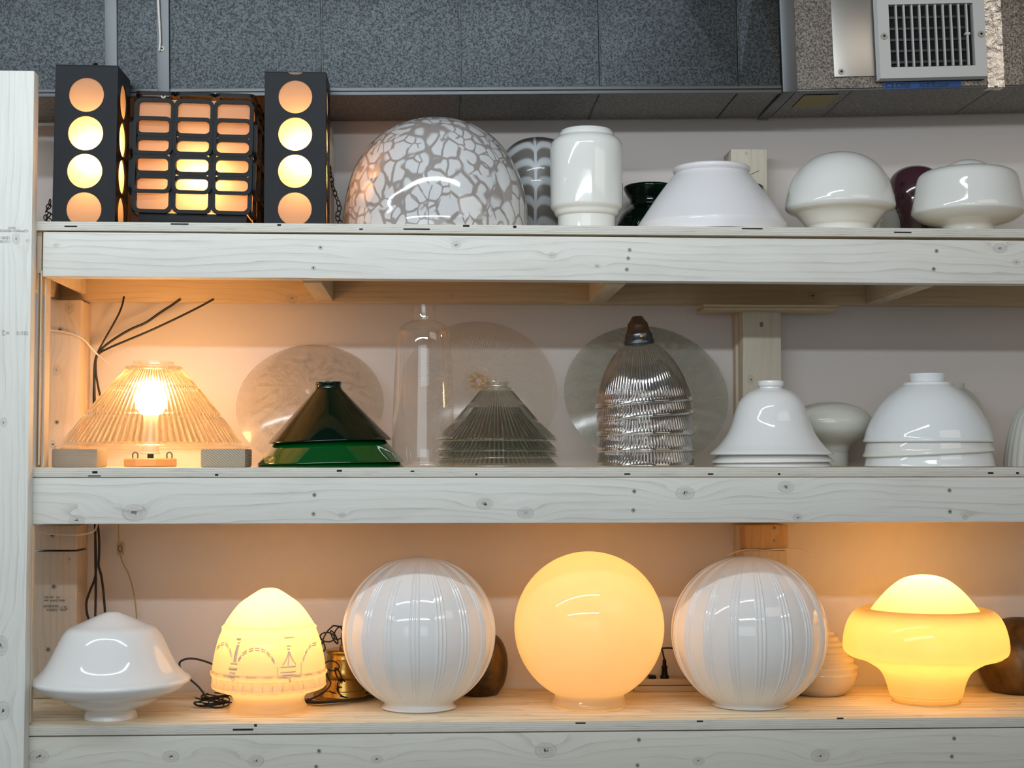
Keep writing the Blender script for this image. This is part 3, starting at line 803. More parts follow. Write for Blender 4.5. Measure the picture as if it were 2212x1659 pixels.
# coil of black cable left of the egg lamp
coil_r = at(463, 1507, 3.20)
coil = thing('cable_coil', 'tangled coil of thin dark cable between white globe and egg lamp', 'cable', (coil_r.x, 3.20, Z3))
cl = Vector(coil.location)
random.seed(3)
for k in range(11):
    cx_ = random.uniform(-.012, .016); rr = random.uniform(.014, .030); zz = .0025+k*.0021
    pts = []
    ph = random.uniform(0, 6)
    for i in range(14):
        a = 2*PI*i/14+ph
        pts.append((cx_+rr*1.1*math.cos(a), rr*.7*math.sin(a), zz+.003*math.sin(2*a+k)))
    link('loop', tube_me(pts, .0013, 6, 3), M['chain'], coil)
link('lead', tube_me([Vector((-.010,0,.012)), at(430,1485,3.2)-cl, at(408,1465,3.21)-cl, at(392,1448,3.22)-cl, at(388,1432,3.22)-cl, at(400,1424,3.22)-cl, at(420,1423,3.22)-cl, at(450,1431,3.23)-cl, at(475,1445,3.25)-cl, at(500,1470,3.26)-cl], .0021), M['cable'], coil)
# power strip and plug
pz = Z3
p0 = at(1370, 1480, 3.355); p1 = at(1560, 1480, 3.355)
ps = thing('power_strip', 'beige power strip lying at the wall between two globes', 'power strip', ((p0.x+p1.x)/2, 3.385, pz))
hw = (p1.x-p0.x)/2
link('body', box_me(-hw, hw, -.026, .026, .0, .0125, .001), M['beige'], ps)
link('cover', box_me(-hw, hw, -.025, .025, .0135, .027, .003), M['beige'], ps)
for x in (1452, 1478, 1402, 1525):
    X = at(x, 1455, 3.37).x-ps.location.x
    bm = bmesh.new(); bmesh.ops.create_cone(bm, cap_ends=True, segments=24, radius1=.012, radius2=.012, depth=.001)
    link('outlet', finish(bm), M['beige'], ps, (X, -.003, .0277))
X = at(1410, 1455, 3.37).x-ps.location.x
link('rocker_switch', box_me(X-.009, X+.007, -.02, .0, .027, .034, .001), M['plastic'], ps)
pl = thing('plug', 'black plug standing in the power strip with its cord', 'plug', at(1435.5, 1458, 3.375))
pl.location.z = pz+.0274
pll = Vector(pl.location)
link('plug_body', revolve([(0,.041),(.0038,.041),(.0045,.028),(.0068,.026),(.0068,.022),(.0060,.021),(.0072,.008),(.0100,.004),(.0100,.0),(0,0)], 20), M['plastic'], pl)
link('cord', tube_me([(0,0,.039), at(1431,1406,3.37)-pll, at(1429,1401,3.37)-pll, at(1445,1400,3.37)-pll, at(1458,1402,3.372)-pll, at(1480,1412,3.38)-pll, at(1520,1440,3.40)-pll], .0019), M['cable'], pl)

# cables at the left of the bottom tier
cb = thing('cable_bundle', 'three black cables hanging in the lower left corner behind the white globe', 'cable', at(206, 1400, 3.37))
c0 = Vector(cb.location)
Yc_ = 3.375
for pts in ([(205,1120),(206,1160),(207,1205),(206,1245),(195,1275),(187,1300),(188,1325),(194,1345),(200,1380),(204,1440)],
            [(206,1120),(206,1200),(207,1260),(206,1330),(205,1400),(204,1470)],
            [(209,1120),(214,1160),(214,1200),(213,1222),(219,1245),(224,1285),(227,1325),(228,1370),(222,1440)]):
    link('cable', tube_me([at(x, y, Yc_)-c0 for x, y in pts], .0026, 8, 4), M['cable'], cb)
zt = link('zip_tie', tube_me([at(74,1149,3.30), at(95,1152,3.31), at(130,1155,3.32), at(165,1156,3.325), at(190,1152,3.335), at(203,1147,3.35), at(208,1140,3.36), at(210,1128,3.365)], .0021, 6, 5), M['ziptie'])
tag(zt, 'long white nylon tie looped around the black cables in the lower tier', 'cable tie')
cord = thing('switch_cord', 'thin gold lamp cord with inline switch hanging behind the white globe', 'cord', at(275, 1250, 3.40))
c0 = Vector(cord.location)
link('cord', tube_me([at(x, y, 3.405)-c0 for x, y in [(257,1120),(256,1150),(257,1172)]], .0013, 6), M['cord'], cord)
link('cord', tube_me([at(x, y, 3.405)-c0 for x, y in [(260,1198),(265,1215),(278,1240),(286,1268),(292,1300),(295,1335),(293,1380),(290,1470)]], .0015, 6), M['cord'], cord)
bm = bmesh.new(); bx(bm, -.0068, .0068, -.005, .005, -.0145, .0145)
bmesh.ops.bevel(bm, geom=bm.edges[:], offset=.002, segments=2, affect='EDGES')
sw = link('inline_switch', finish(bm, 50), M['cord'], cord, at(259.5, 1185, 3.400)-c0, (0, -.06, 0))
link('switch_wheel', tube_me([(.004*math.cos(a), -.0053, .0075*math.sin(a)) for a in [i*2*PI/12 for i in range(12)]], .0006, 5, 0, True), M['plastic'], sw, (.001, 0, 0))

# ================= middle shelf
# upper black cables + tie
cb = thing('cable_bundle', 'black cables spreading upward from a tie beside the lit ribbed shade', 'cable', at(210, 770, 3.39))
c0 = Vector(cb.location)
for pts, r in (([(203,900),(202,860),(203,820),(205,785),(211,762),(225,735),(245,700),(258,675),(265,655),(268,640)], .0021),
            ([(206,900),(204,850),(204,800),(209,768),(226,748),(255,727),(285,710),(315,697),(345,676),(370,660),(390,646)], .0028),
            ([(225,880),(218,860),(212,835),(207,800),(210,768),(235,752),(270,737),(320,716),(370,693),(415,671),(440,658),(462,646)], .0024)):
    link('cable', tube_me([at(x, y, 3.392)-c0 for x, y in pts], r, 8, 4), M['cable'], cb)
zt = thing('zip_tie', 'long white nylon tie running from the rear stud to the upper cables', 'cable tie', at(150, 720, 3.33))
c0 = Vector(zt.location)
link('strap', tube_me([at(x, y, Y)-c0 for x, y, Y in [(104,713,3.325), (125,715,3.328), (150,720,3.328), (172,728,3.328), (187,740,3.34), (200,755,3.37), (213,768,3.385)]], .0020, 6, 5), M['ziptie'], zt)
link('tail', tube_me([at(213,768,3.385)-c0, at(225,777,3.383)-c0, at(236,788,3.38)-c0, at(243,795,3.378)-c0], lambda t: .0022*(1-.8*t), 6, 4), M['ziptie'], zt)
zt2 = link('zip_tie', tube_me([at(x, y, MPY-.004) for x, y in [(1572,1200), (1590,1192), (1612,1187.5), (1650,1188), (1695,1186), (1715,1185), (1735,1188), (1752,1194)]], .0014, 6, 5), M['ziptie'])
tag(zt2, 'thin nylon tie around the middle rear post above the fluted globe', 'cable tie')

# wood blocks
def block(xa, xb, Y0, Y1, z1, mat, label, rotz=0, bev=.004):
    p0 = at(xa, 990, Y0); p1 = at(xb, 990, Y0)
    cx_ = (p0.x+p1.x)/2; hw = (p1.x-p0.x)/2; hd = (Y1-Y0)/2
    me = box_me(-hw, hw, -hd, hd, 0, z1, bev)
    o = link('wood_block', me, mat, None, (cx_, (Y0+Y1)/2, Z2), (0, 0, rotz)); tag(o, label, 'wood block'); return o
BZ = at(160, 969.5, 3.06).z-Z2
block(111, 210, 3.06, 3.155, BZ, wood('grey_block_wood', 'X', (.30,.25,.19), (.15,.115,.08), 21, (), 200, .6), 'short grey-brown timber block under left edge of lit ribbed shade')
def endgrain():
    s = N('end_grain_pine'); s.obj()
    d = s.math('ADD', s.math('MULTIPLY', s.x, .8), s.math('MULTIPLY', s.z, 1.))
    ph = s.math('MULTIPLY_ADD', s.noise(s.obj(), 30., 3), 1.5, s.math('MULTIPLY', d, 190.))
    l = s.ramp(s.math('FRACT', ph), .3, .9)
    n = s.noise(s.vec(s.math('MULTIPLY', s.x, 60.), s.y, s.math('MULTIPLY', s.z, 160.)), 3., 3)
    return s.surf(princ(s, s.mix(s.math('MULTIPLY', s.math('MULTIPLY_ADD', n, .6, l), .6, clamp=True), (.45,.41,.32), (.16,.12,.08)), .7))
block(433, 530, 3.06, 3.17, BZ, endgrain(), 'timber block with diagonal end grain under right edge of lit ribbed shade')

# holophane cone, lit
def ribs(n, amp, z0=None, z1=None):
    def f(th, r, z, i):
        if z0 is not None and not (z0 < z < z1): return r
        return r+amp*(math.cos(n*th))
    return f
HX, HY = 331.5, 3.215
hz = Z2+BZ
def holo_mat():
    return thin_glass('lit_ribbed_clear_glass', (1.0,.96,.88), .06, (.95,.74,.45), 1.6, .10, .35, ior=1.5, pat=ribpat(84, .0, .75, 1.3, .013, .170), scat=.76, srough=.62, sior=1.3)
hloc, hpr = place(HX, HY, hz, [(43,781),(44,784),(43,788), None, (50,790),(60,792),(61,796),(58,799), None, (60,801),(92,833.5), None, (95,834),(96,838),(97,840), None, (140,893), None, (143,894),(144,898),(146,900), None, (187,954), None, (190,957),(200,962),(206,964),(206,967),(203,None)], 3)
# subdivide straight runs
def subd(pr, m=.006):
    out = [pr[0]]
    for a, b in zip(pr, pr[1:]):
        n_ = max(1, int(math.hypot(b[0]-a[0], b[1]-a[1])/m))
        for k in range(1, n_+1): out.append((a[0]+(b[0]-a[0])*k/n_, a[1]+(b[1]-a[1])*k/n_))
    return out
hs = ppm(hloc)
zrim = at(HX, 955, HY).z-hz; ztop = at(HX, 801, HY).z-hz
zb1 = at(HX, 836.5, HY).z-hz; zb2 = at(HX, 897, HY).z-hz
def holomod(th, r, z, i):
    if z < zrim or z > ztop or abs(z-zb1) < .003 or abs(z-zb2) < .003: return r
    return r+.0016*math.cos(84*th)
holo = thing('glass_shade_lamp', 'lit clear ribbed glass cone shade glowing yellow on two wood blocks', 'lamp', hloc)
link('ribbed_glass', revolve(subd(hpr), 504, holomod, 180), holo_mat(), holo)
# socket stand
st = thing('lamp_socket_stand', 'small round wooden lamp base with bulb socket under the lit ribbed shade', 'lamp base', (at(325, 1000, 3.20).x, 3.20, Z2))
sl = Vector(st.location); ss = ppm(sl)
link('wood_base', revolve([(0,.0175),(.052,.0175),(.0545,.015),(.0545,.002),(.053,0),(0,0)], 8, None, 20), plain('orange_pine', (.56,.33,.15), .5), st, rot=(0, 0, .39))
zz = lambda y: at(325, y, 3.20).z-Z2
link('stem', revolve([(0,zz(980)),(.0065,zz(980)),(.0065,.0176),(0,.0176)], 20), M['dgrey'], st)
link('cup', revolve([(.0,zz(966)),(.017,zz(966)),(.0175,zz(977)),(.0195,zz(978)),(.0195,zz(981)),(0,zz(981))], 32), plain('porcelain_socket', (.7,.62,.5), .4), st)
for x in (290, 364):
    X = at(x, 990, 3.19).x-sl.x
    bm = bmesh.new(); tube_bm(bm, catmull([(X-.005,0,.0175), (X-.005,0,.026), (X,0,.030), (X+.005,0,.026), (X+.005,0,.0175)], 4), .0016, 6)
    link('clip', finish(bm, 60), M['clip'], st)
zB = zz(866)
link('bulb', revolve([(0, zB+.034)]+[(.033*math.sin(a), zB+.034*math.cos(a)) for a in [PI*i/14 for i in range(1, 14)]]+[(0, zB-.034)], 32, None, 60), bulb_mat('clear_cone_bulb_glow', 74), st)
link('bulb_neck', revolve([(.016,zB-.028),(.015,zB-.045),(.014,zz(966)+.0005)], 24), plain('bulb_plastic_neck', (.75,.7,.6), .4), st)

# discs leaning on the wall
def disc(name, label, cx, top, rpx, mat, bulge, hole=False):
    Yc = WALLY-.08
    for _ in range(4):
        R = rpx/ppm(at(cx, 870, Yc))
        zt = at(cx, top, Yc+.05).z
        ext = zt-Z2-.001
        tilt = math.acos(min(.99, ext/(2*R)))
        Yc = WALLY-R*math.sin(tilt)-.003
    prof = []
    nr = 34
    for i in range(nr+1):
        t = i/nr; prof.append((R*t, bulge*(1-t*t)))
    prof = prof[(2 if hole else 0):]
    me = revolve(prof, 128, None, 180)
    o = link(name, me, mat, None, (at(cx, 870, Yc).x, Yc, Z2+.001+ext/2), (PI/2-tilt, 0, 0)); tag(o, label, 'glass disc')
    return o, R
def sunburst(s, hz):
    s.obj(); r = s.math('SQRT', s.math('ADD', s.math('POWER', s.x, 2.), s.math('POWER', s.y, 2.)))
    th = s.math('ARCTAN2', s.y, s.x)
    v = s.vec(s.math('MULTIPLY', th, 9.), s.math('MULTIPLY', r, 48.), 0.)
    nz = s.noise(v, 1., 0)
    rg = s.math('MULTIPLY', s.ramp(r, .02, .035), s.ramp(r, .135, .12))
    p = s.math('MULTIPLY', s.ramp(nz, .55, .585), rg)
    s.rib = s.math('SUBTRACT', 1., s.math('MULTIPLY', p, .95))
    fine = s.ramp(s.noise(s.obj(), 350., 2), .3, .7)
    return s.math('MULTIPLY_ADD', fine, .14, hz, clamp=True)
def rays(s, hz):
    s.obj(); r = s.math('SQRT', s.math('ADD', s.math('POWER', s.x, 2.), s.math('POWER', s.y, 2.)))
    th = s.math('ARCTAN2', s.y, s.x)
    w_ = s.math('SINE', s.math('MULTIPLY', th, 120.))
    rg = s.math('MULTIPLY', s.ramp(r, .035, .05), s.ramp(r, .15, .11))
    return s.math('MULTIPLY_ADD', s.math('MULTIPLY', w_, rg), .16, hz, clamp=True)
def swirl(s, hz):
    s.obj(); r = s.math('SQRT', s.math('ADD', s.math('POWER', s.x, 2.), s.math('POWER', s.y, 2.)))
    th = s.math('ARCTAN2', s.y, s.x)
    w_ = s.math('SINE', s.math('ADD', s.math('MULTIPLY', th, 26.), s.math('MULTIPLY_ADD', r, -60., s.math('MULTIPLY', s.noise(s.obj(), 14., 3), 4.))))
    rg = s.math('MULTIPLY', s.ramp(r, .05, .09), s.ramp(r, .185, .16))
    g = s.ramp(s.noise(s.obj(), 260., 2), .3, .7)
    return s.math('MULTIPLY_ADD', s.math('MULTIPLY', w_, rg), .16, s.math('MULTIPLY_ADD', g, .1, hz), clamp=True)
D1 = thin_glass('frosted_starburst_glass', (.90,.88,.84), .36, (.62,.56,.48), 1., .12, .3, pat=sunburst)
D2 = thin_glass('frosted_rayed_glass', (.98,.96,.93), .20, (.74,.69,.63), 1., .2, .25, pat=rays)
D3 = thin_glass('frosted_swirl_glass', (.80,.83,.78), .30, (.52,.53,.49), 1., .15, .3, pat=swirl)
d1, R1 = disc('glass_disc', 'clear slumped glass disc etched with a starburst, leaning behind the green cones', 670, 742, 158.5, D1, .048)
link('center_button', revolve([(0,.0015),(.006,.001),(.007,0)], 24), OPALG, d1, (0, 0, .0485))
d2_, R2 = disc('glass_disc', 'frosted glass disc with fine rays and rusty centre hole, behind the clear bottle', 1033, 693, 172, D2, .060, hole=True)
def rustm():
    s = N('rust_stained_glass'); s.obj()
    r = s.math('SQRT', s.math('ADD', s.math('POWER', s.x, 2.), s.math('POWER', s.y, 2.)))
    nz = s.noise(s.obj(), 70., 4, .6, 1.5)
    f = s.math('MULTIPLY', s.ramp(nz, .38, .52), s.ramp(r, .036, .014))
    f = s.math('MAXIMUM', f, s.math('MULTIPLY', s.ramp(nz, .5, .6), s.math('MULTIPLY', s.ramp(r, .027, .031), .6)))
    p = princ(s, s.mix(f, (.72,.66,.58), (.50,.22,.03)), .4)
    t = s.n('BsdfTransparent', i={0: (.9,.88,.84)})
    return s.surf(s.n('MixShader', i={0: s.math('MULTIPLY_ADD', f, .55, .4, clamp=True), 1: t.outputs[0], 2: p.outputs[0]}))
link('rusty_centre', revolve([(.0065, .0018), (.033, .0002), (.035, .0016), (.037, -.0006)], 48), rustm(), d2_, (0, 0, .0570), label='rust stained ring round the hole')
d3, R3 = disc('glass_disc', 'grey-green frosted glass disc with swirling waves behind the capped ribbed stack', 1396, 701, 178, D3, .040)

# generic nested stack
def stack(defs, cat='lampshade'):
    for d in defs: shade(**d)
# green cones
def lift(y_from, y_to, pts): return [None if p is None else (p[0], None if p[1] is None else p[1]+y_to-y_from) for p in pts]
gcone = [(28,825.5),(28.5,828),(27,833),(27,836), None, (29,841),(33,846), None, (131,950.5), None, (132.5,953),(131,954.5)]
GY = 3.152
gz = at(714, 954.5, GY).z
shade('cone_lampshade', 'glossy black-green glass cone shade with narrow neck, topmost of the green stack', 'lampshade', 713.5, GY, gz, gcone, M['green'], n=3, th=.0028, rot=(0, -.034, 0), group='stacked green cone shades')
g2 = [(60,886),(61,887), None, (156,997), None, (157.5,999.5),(156,1001)]
o, _ = shade('cone_lampshade', 'bright emerald green glass cone shade, middle of the green stack', 'lampshade', 715, GY, at(714,1001,GY).z, g2, M['green2'], n=3, th=.0028, rot=(0, -.022, 0), group='stacked green cone shades')
shade('cone_lampshade', 'dark green glass cone shade with only its rim showing, lowest of the green stack', 'lampshade', 715, GY, Z2, [(62,898),(63,899), None, (156,1007), None, (157.5,1008.5),(156,None)], M['green2'], n=3, th=.0028, group='stacked green cone shades')

# clear bottle
shade('glass_chimney', 'tall clear glass bottle-shaped hurricane shade with narrow neck', 'glass shade', 915, 3.19, Z2,
      [(25.5,660),(25.5,664), None, (24.5,690), None, (26,693),(38,698),(50,707),(56,718),(59,740),(61,780),(64,850),(67,920),(68.5,960),(68.5,1000),(66,None)], thin_glass('clear_bottle_glass', (.98,.975,.965), .035, (.8,.76,.70), 1.2, .015, .28), n=5, th=0, segs=96)
# etched band boxes on the bottle (raised ring lines)
# clear ribbed cone stack
CRG = thin_glass('clear_ribbed_glass', (.88,.90,.86), .04, (.50,.53,.48), 1.9, .07, .5, ior=1.6, pat=ribpat(76, .0, .35, 2., .007, .104), scat=.4)
CRG2 = thin_glass('clear_ribbed_beehive_glass', (.90,.88,.85), .03, (.60,.58,.55), 3.6, .09, .5, ior=1.7, pat=ribpat(90, .0, .35), scat=.4)
CX, CY = 1072, 3.17
def cshade(pts, cx, Yc, zb, mat, label, name, nr, amp, rot, group, zlim, segm=4, ring=None, sub=.007):
    loc, pr = place(cx, Yc, zb, pts, 3)
    pr = subd(pr, sub)
    za = at(cx, zlim[0], Yc).z-zb; zc_ = at(cx, zlim[1], Yc).z-zb
    rz = [at(cx, y, Yc).z-zb for y in (ring or [])]
    def md(th, r, z, i):
        if z > za or z < zc_: return r
        for q_ in rz:
            if abs(z-q_) < .0025: return r+.0012
        return r+amp*math.cos(nr*th)
    me = revolve(pr, nr*segm, md, 180)
    o = link(name, me, mat, None, loc, rot); tag(o, label, 'lampshade', group); return o
top_cone = [(28,824),(28.5,827),(25,831),(25.5,836), None, (33,838),(34,841),(33,843), None, (36,846),(58,872), None, (60,874), None, (92,911), None, (94,913), None, (130,947), None, (132.5,950),(130,954)]
cshade(top_cone, CX, CY, at(CX, 954, CY).z, CRG, 'clear ribbed glass cone shade with neck, top of the clear cone stack', 'ribbed_cone_lampshade', 76, .0012, (0, 0, 0), 'stacked clear ribbed cone shades', (845, 945), ring=(873, 912))
for k, (yb, r, rt, lb) in enumerate(((976, 132, .0, 'second from the top'), (991, 133, -.02, 'third from the top'), (None, 133, 0, 'bottom one on the shelf'))):
    yy = yb or 1009
    pts = [(48, yy-96), None, (60, yy-80), None, (94, yy-41), None, (r-2, yy-5), None, (r, yy-3), (r-1, yb)]
    cshade(pts, CX+1, CY, Z2 if yb is None else at(CX, yb, CY).z, CRG, 'clear ribbed glass cone shade, '+lb+' of the clear cone stack', 'ribbed_cone_lampshade', 76, .0012, (0, rt, 0), 'stacked clear ribbed cone shades', (yy-98, yy-6))
# beehive stack
BXc, BY = 1394, 3.16
def bh(dy, c=0): return [(27,741+dy),(44,752+dy),(60,768+dy),(76,792+dy),(90,820+dy),(99,845+dy),(103,862+dy), None, (105,868+dy),(106,872+dy),(104,875+dy)]
for k, (dy, rt, lb) in enumerate(((0, -.075, 'top one, brown capped,'), (29, -.085, 'second'), (66, -.012, 'third'), (101, -.012, 'fourth'), (None, 0, 'lowest'))):
    if dy is None:
        pts = bh(134)[1:-1]+[(104, None)]; zb = Z2; D = 134
    else: pts = bh(dy) if k == 0 else bh(dy)[1:]; zb = at(BXc, 875+dy, BY).z; D = dy
    o = cshade(pts, BXc if k else 1391, BY, zb, CRG2, 'tall clear ribbed beehive glass shade, '+lb+' in its stack', 'beehive_lampshade', 90, .0010, (0, rt, 0), 'stacked ribbed beehive shades', (745+D, 866+D), sub=.012)
    if k == 0:
        # brown cap and ring
        z7 = at(1391, 741, BY).z-zb; s_ = ppm(o.location)
        zc_ = lambda y: at(1391, y, BY).z-zb
        link('cap', revolve([(0,zc_(683)),(10/s_,zc_(683)),(12/s_,zc_(685)),(17/s_,zc_(693)),(22/s_,zc_(699)),(23/s_,zc_(705)),(25/s_,zc_(714)),(29/s_,zc_(722))], 40, None, 40), M['cap'], o)
        link('cap_ring', revolve([(29/s_,zc_(721)),(30.5/s_,zc_(722)),(31/s_,zc_(732)),(33/s_,zc_(735)),(34/s_,zc_(742)),(28/s_,zc_(744))], 40, None, 40), M['capring'], o, label='dark metal collar with screws')
        link('ring_screw', revolve([(0,.001),(.0025,.001),(.003,0)], 12), M['brass'], o, (.001, -31.5/s_, zc_(728)), (PI/2, 0, 0))
# white bells
WX, WY = 1665, 3.16
bell = [(27,823),(28,825),(28,833),(25,836),(25,839), None, (36,842),(50,849),(62,860),(72,876),(79,897),(85,917),(96,940),(113,962),(128,975),(132,979), None, (133,981),(130,982.5)]
shade('bell_lampshade', 'glossy white bell-shaped glass shade with collar, topmost of its stack', 'lampshade', WX, WY, at(WX,982.5,WY).z, bell, OPAL, n=4, th=.003, group='stacked white bell shades')
shade('bell_lampshade', 'white bell glass shade, middle of the bell stack', 'lampshade', WX+2, WY, at(WX,999,WY).z, [(86,934),(97,957),(113,979),(127,992), None, (131,996),(131,998),(128,999)], OPAL, n=4, th=.003, rot=(0, -.012, 0), group='stacked white bell shades')
shade('bell_lampshade', 'white bell glass shade, lowest of the bell stack', 'lampshade', WX+2, WY, Z2, [(86,946),(97,969),(113,991),(124,1002), None, (127,1006),(127,1008),(125,None)], OPAL, n=4, th=.003, group='stacked white bell shades')
# white mushroom behind
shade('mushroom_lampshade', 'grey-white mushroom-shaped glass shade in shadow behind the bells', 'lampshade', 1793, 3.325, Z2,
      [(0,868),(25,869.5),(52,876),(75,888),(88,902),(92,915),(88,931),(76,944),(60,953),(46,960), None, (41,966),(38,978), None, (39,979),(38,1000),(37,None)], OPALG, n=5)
# white bowl stack
SX, SY = 2004, 3.165
shade('dome_lampshade', 'white domed glass shade with collar, topmost of the right hand stack', 'lampshade', SX, SY, at(SX,956,SY).z,
      [(36,807),(38,808),(38,811),(36,824), None, (40,825),(50,827),(52,832), None, (64,840),(86,858),(105,880),(120,905),(131,930),(136,948), None, (138,952),(137,955),(134,956)], OPALB, n=4, th=.003, group='stacked white dome shades')
shade('dome_lampshade', 'creamy white dome shade, middle of the right hand stack', 'lampshade', SX+1, SY, at(SX,982,SY).z,
      [(122,929),(131,953),(135,970), None, (139,977),(139,980),(135,982)], OPALC, n=4, th=.003, rot=(0, -.048, 0), group='stacked white dome shades')
shade('dome_lampshade', 'cool white dome shade, lowest of the right hand stack', 'lampshade', SX+3, SY, Z2,
      [(124,960),(131,978),(135,992), None, (137,1003),(138,1007),(136,None)], OPALB, n=4, th=.003, group='stacked white dome shades')
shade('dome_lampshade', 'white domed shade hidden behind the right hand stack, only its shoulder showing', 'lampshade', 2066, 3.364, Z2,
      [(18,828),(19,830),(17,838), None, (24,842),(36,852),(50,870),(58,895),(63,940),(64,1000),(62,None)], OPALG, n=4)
shade('fluted_lampshade', 'white fluted glass shade cut off by the right edge on middle shelf', 'lampshade', 2262, 3.17, Z2,
      [(28,862),(50,876),(70,905),(82,945),(89,985),(91,None)], OPALG, n=4, segs=240, mod=lambda th, r, z, i: r*(1+.02*abs(math.sin(16*th))))

# ================= top shelf
# mottled dome
def mottled():
    s = N('mottled_white_glass'); o = s.obj()
    warp = s.n('TexNoise', i={'Vector': o, 'Scale': 17., 'Detail': 2.}).outputs['Color']
    vv = s.n('VectorMath', operation='MULTIPLY_ADD', i={0: warp, 1: (.034,.034,.034), 2: o}).outputs[0]
    vv = s.n('VectorMath', operation='MULTIPLY', i={0: vv, 1: (1.,1.,.8)}).outputs[0]
    def cells(sc):
        e = s.n('TexVoronoi', feature='DISTANCE_TO_EDGE', i={'Vector': vv, 'Scale': sc, 'Randomness': .9}).outputs['Distance']
        d = s.n('TexVoronoi', feature='F1', i={'Vector': vv, 'Scale': sc, 'Randomness': .9}).outputs['Distance']
        return s.math('MULTIPLY', s.ramp(e, .035, .095), s.ramp(d, .74, .57))
    pick = s.ramp(s.noise(o, 11., 2), .48, .52)
    f1, f2 = cells(27.), cells(44.)
    f = s.math('ADD', s.math('MULTIPLY', f1, pick), s.math('MULTIPLY', f2, s.math('SUBTRACT', 1., pick)))
    c = s.mix(f, (.34,.305,.285), (.68,.68,.69))
    p = princ(s, c, .07, Coat_Weight=.5, Coat_Roughness=.02)
    t = s.n('BsdfTranslucent', i={0: c})
    return s.surf(s.n('MixShader', i={0: .15, 1: p.outputs[0], 2: t.outputs[0]}))
shade('dome_lampshade', 'large grey and white mottled glass dome on the top shelf', 'lampshade', 942, 3.198, Z1,
      [(0,258),(25,259),(65,267),(105,285),(140,314),(168,352),(186,395),(196,440),(200,475),(202,495),(202,None)], mottled(), n=5)
# feather pattern globe
def feather():
    s = N('pulled_feather_glass'); s.obj()
    ax = s.math('ABSOLUTE', s.math('ADD', s.x, .012))
    p = s.math('SUBTRACT', s.z, s.math('MULTIPLY', s.math('LOGARITHM', s.math('ADD', ax, .0022), 2.718), .016))
    p = s.math('ADD', p, s.math('ADD', s.math('MULTIPLY', ax, .55), s.math('MULTIPLY', s.math('MULTIPLY', ax, ax), 5.)))
    p = s.math('MULTIPLY_ADD', s.noise(s.obj(), 10., 2), .012, p)
    w_ = s.math('SINE', s.math('MULTIPLY', p, 150.))
    f = s.ramp(w_, -.3, .9)
    f = s.math('MAXIMUM', f, s.ramp(ax, .004, .002))
    c = s.mix(f, (.15,.14,.125), (.48,.50,.52))
    return s.surf(princ(s, c, .35, Coat_Weight=.3))
shade('feathered_vase', 'grey glass shade with pulled feather pattern between mottled dome and white canister', 'lampshade', 1163, 3.372, Z1,
      [(0,299),(20,300),(48,309),(70,328),(84,356),(90,392),(88,430),(78,470),(62,505),(52,None)], feather(), n=5)
# canister
shade('canister_lampshade', 'tall white opal canister shade with stepped collar and neck', 'lampshade', 1267, 3.15, Z1,
      [(0,281),(45,281.5),(54,283),(57,287), None, (59,290),(61,295), None, (62,297),(70,303),(76,311),(79,322), None, (78.5,380), None, (78,440),(77,450),(71,457), None, (70,459),(68,465),(64,469), None, (62.5,471),(62,490),(62,None)], OPALC, n=4)
# green ribbed shades
def gribs(th, r, z, i): return r*(1+(.03*math.cos(36*th) if z < .055 else 0))
for cx, Yy, lb in ((1404, 3.345, 'dark green ribbed glass shade with flared collar, left of the white cone'), (1592, 3.345, 'dark green glass shade mostly hidden behind right side of white cone')):
    shade('ribbed_lampshade', lb, 'lampshade', cx, Yy, Z1,
      [(53,402),(57,406),(54,416),(48,426), None, (44,432),(44,446), None, (47,449),(58,460),(66,474),(71,492),(73,None)], M['green'], n=4, segs=216, mod=gribs)
# white cone
wc = [(74,361),(80,362.5),(83,366),(82,372),(78,376), None, (80,378),(100,402),(125,436),(148,470), None, (159,486),(161,492),(160,None)]
o, _ = shade('cone_lampshade', 'matt white glass cone shade with rolled collar on the top shelf', 'lampshade', 1537, 3.152, Z1, wc, MATTE, n=4, th=.003)
p = at(1613, 381, 3.13)-Vector(o.location)
bm = bmesh.new(); bmesh.ops.create_uvsphere(bm, u_segments=12, v_segments=8, radius=.0045, matrix=Matrix.Translation(p))
tube_bm(bm, [p+Vector((-.012,0,-.008)), p, p+Vector((.026,0,.012))], .0009, 6); tube_bm(bm, [p, p+Vector((-.003,0,.012))], .0007, 6)
link('fitter_screw', finish(bm, 60), plain('bright_steel', (.5,.5,.5), .2, 1.), o)
# white mushroom domes
shade('mushroom_globe', 'glossy white mushroom globe with high round dome, right of the wooden post', 'lampshade', 1814.5, 3.16, Z1,
      [(0,329),(25,331),(58,342),(85,363),(104,392),(114,425),(117.5,444), None, (117,450),(111,457),(102,461), None, (96,464),(86,474),(76,486),(70,494),(68,None)], OPALC, n=5)
shade('mushroom_globe', 'squat white globe with small domed knob at the right end of top shelf', 'lampshade', 2090, 3.16, Z1,
      [(0,345),(18,347),(36,354),(48,363), None, (55,365),(82,369),(100,378),(107,392),(112,420),(118,450),(119,459), None, (117,464),(104,474),(88,481),(66,486), None, (56,489),(52,496),(52,None)], OPALC, n=5)
def amed():
    s = N('dimpled_amethyst_glass'); s.obj()
    v = s.n('TexVoronoi', i={'Vector': s.obj(), 'Scale': 38., 'Randomness': .5}).outputs['Distance']
    d = s.math('MULTIPLY', s.ramp(v, .45, .15), s.ramp(s.z, .075, .095))
    return s.surf(princ(s, s.mix(d, (.060,.022,.030), (.030,.012,.016)), .1, normal=s.bump(d, -.5, .004), Coat_Weight=.4))
shade('dimpled_globe', 'dark purple dimpled glass globe between the two white mushroom globes', 'lampshade', 1978, 3.34, Z1,
      [(0,359),(20,361),(40,370),(54,386),(62,410),(64,440),(60,470),(52,500),(44,None)], amed(), n=5)
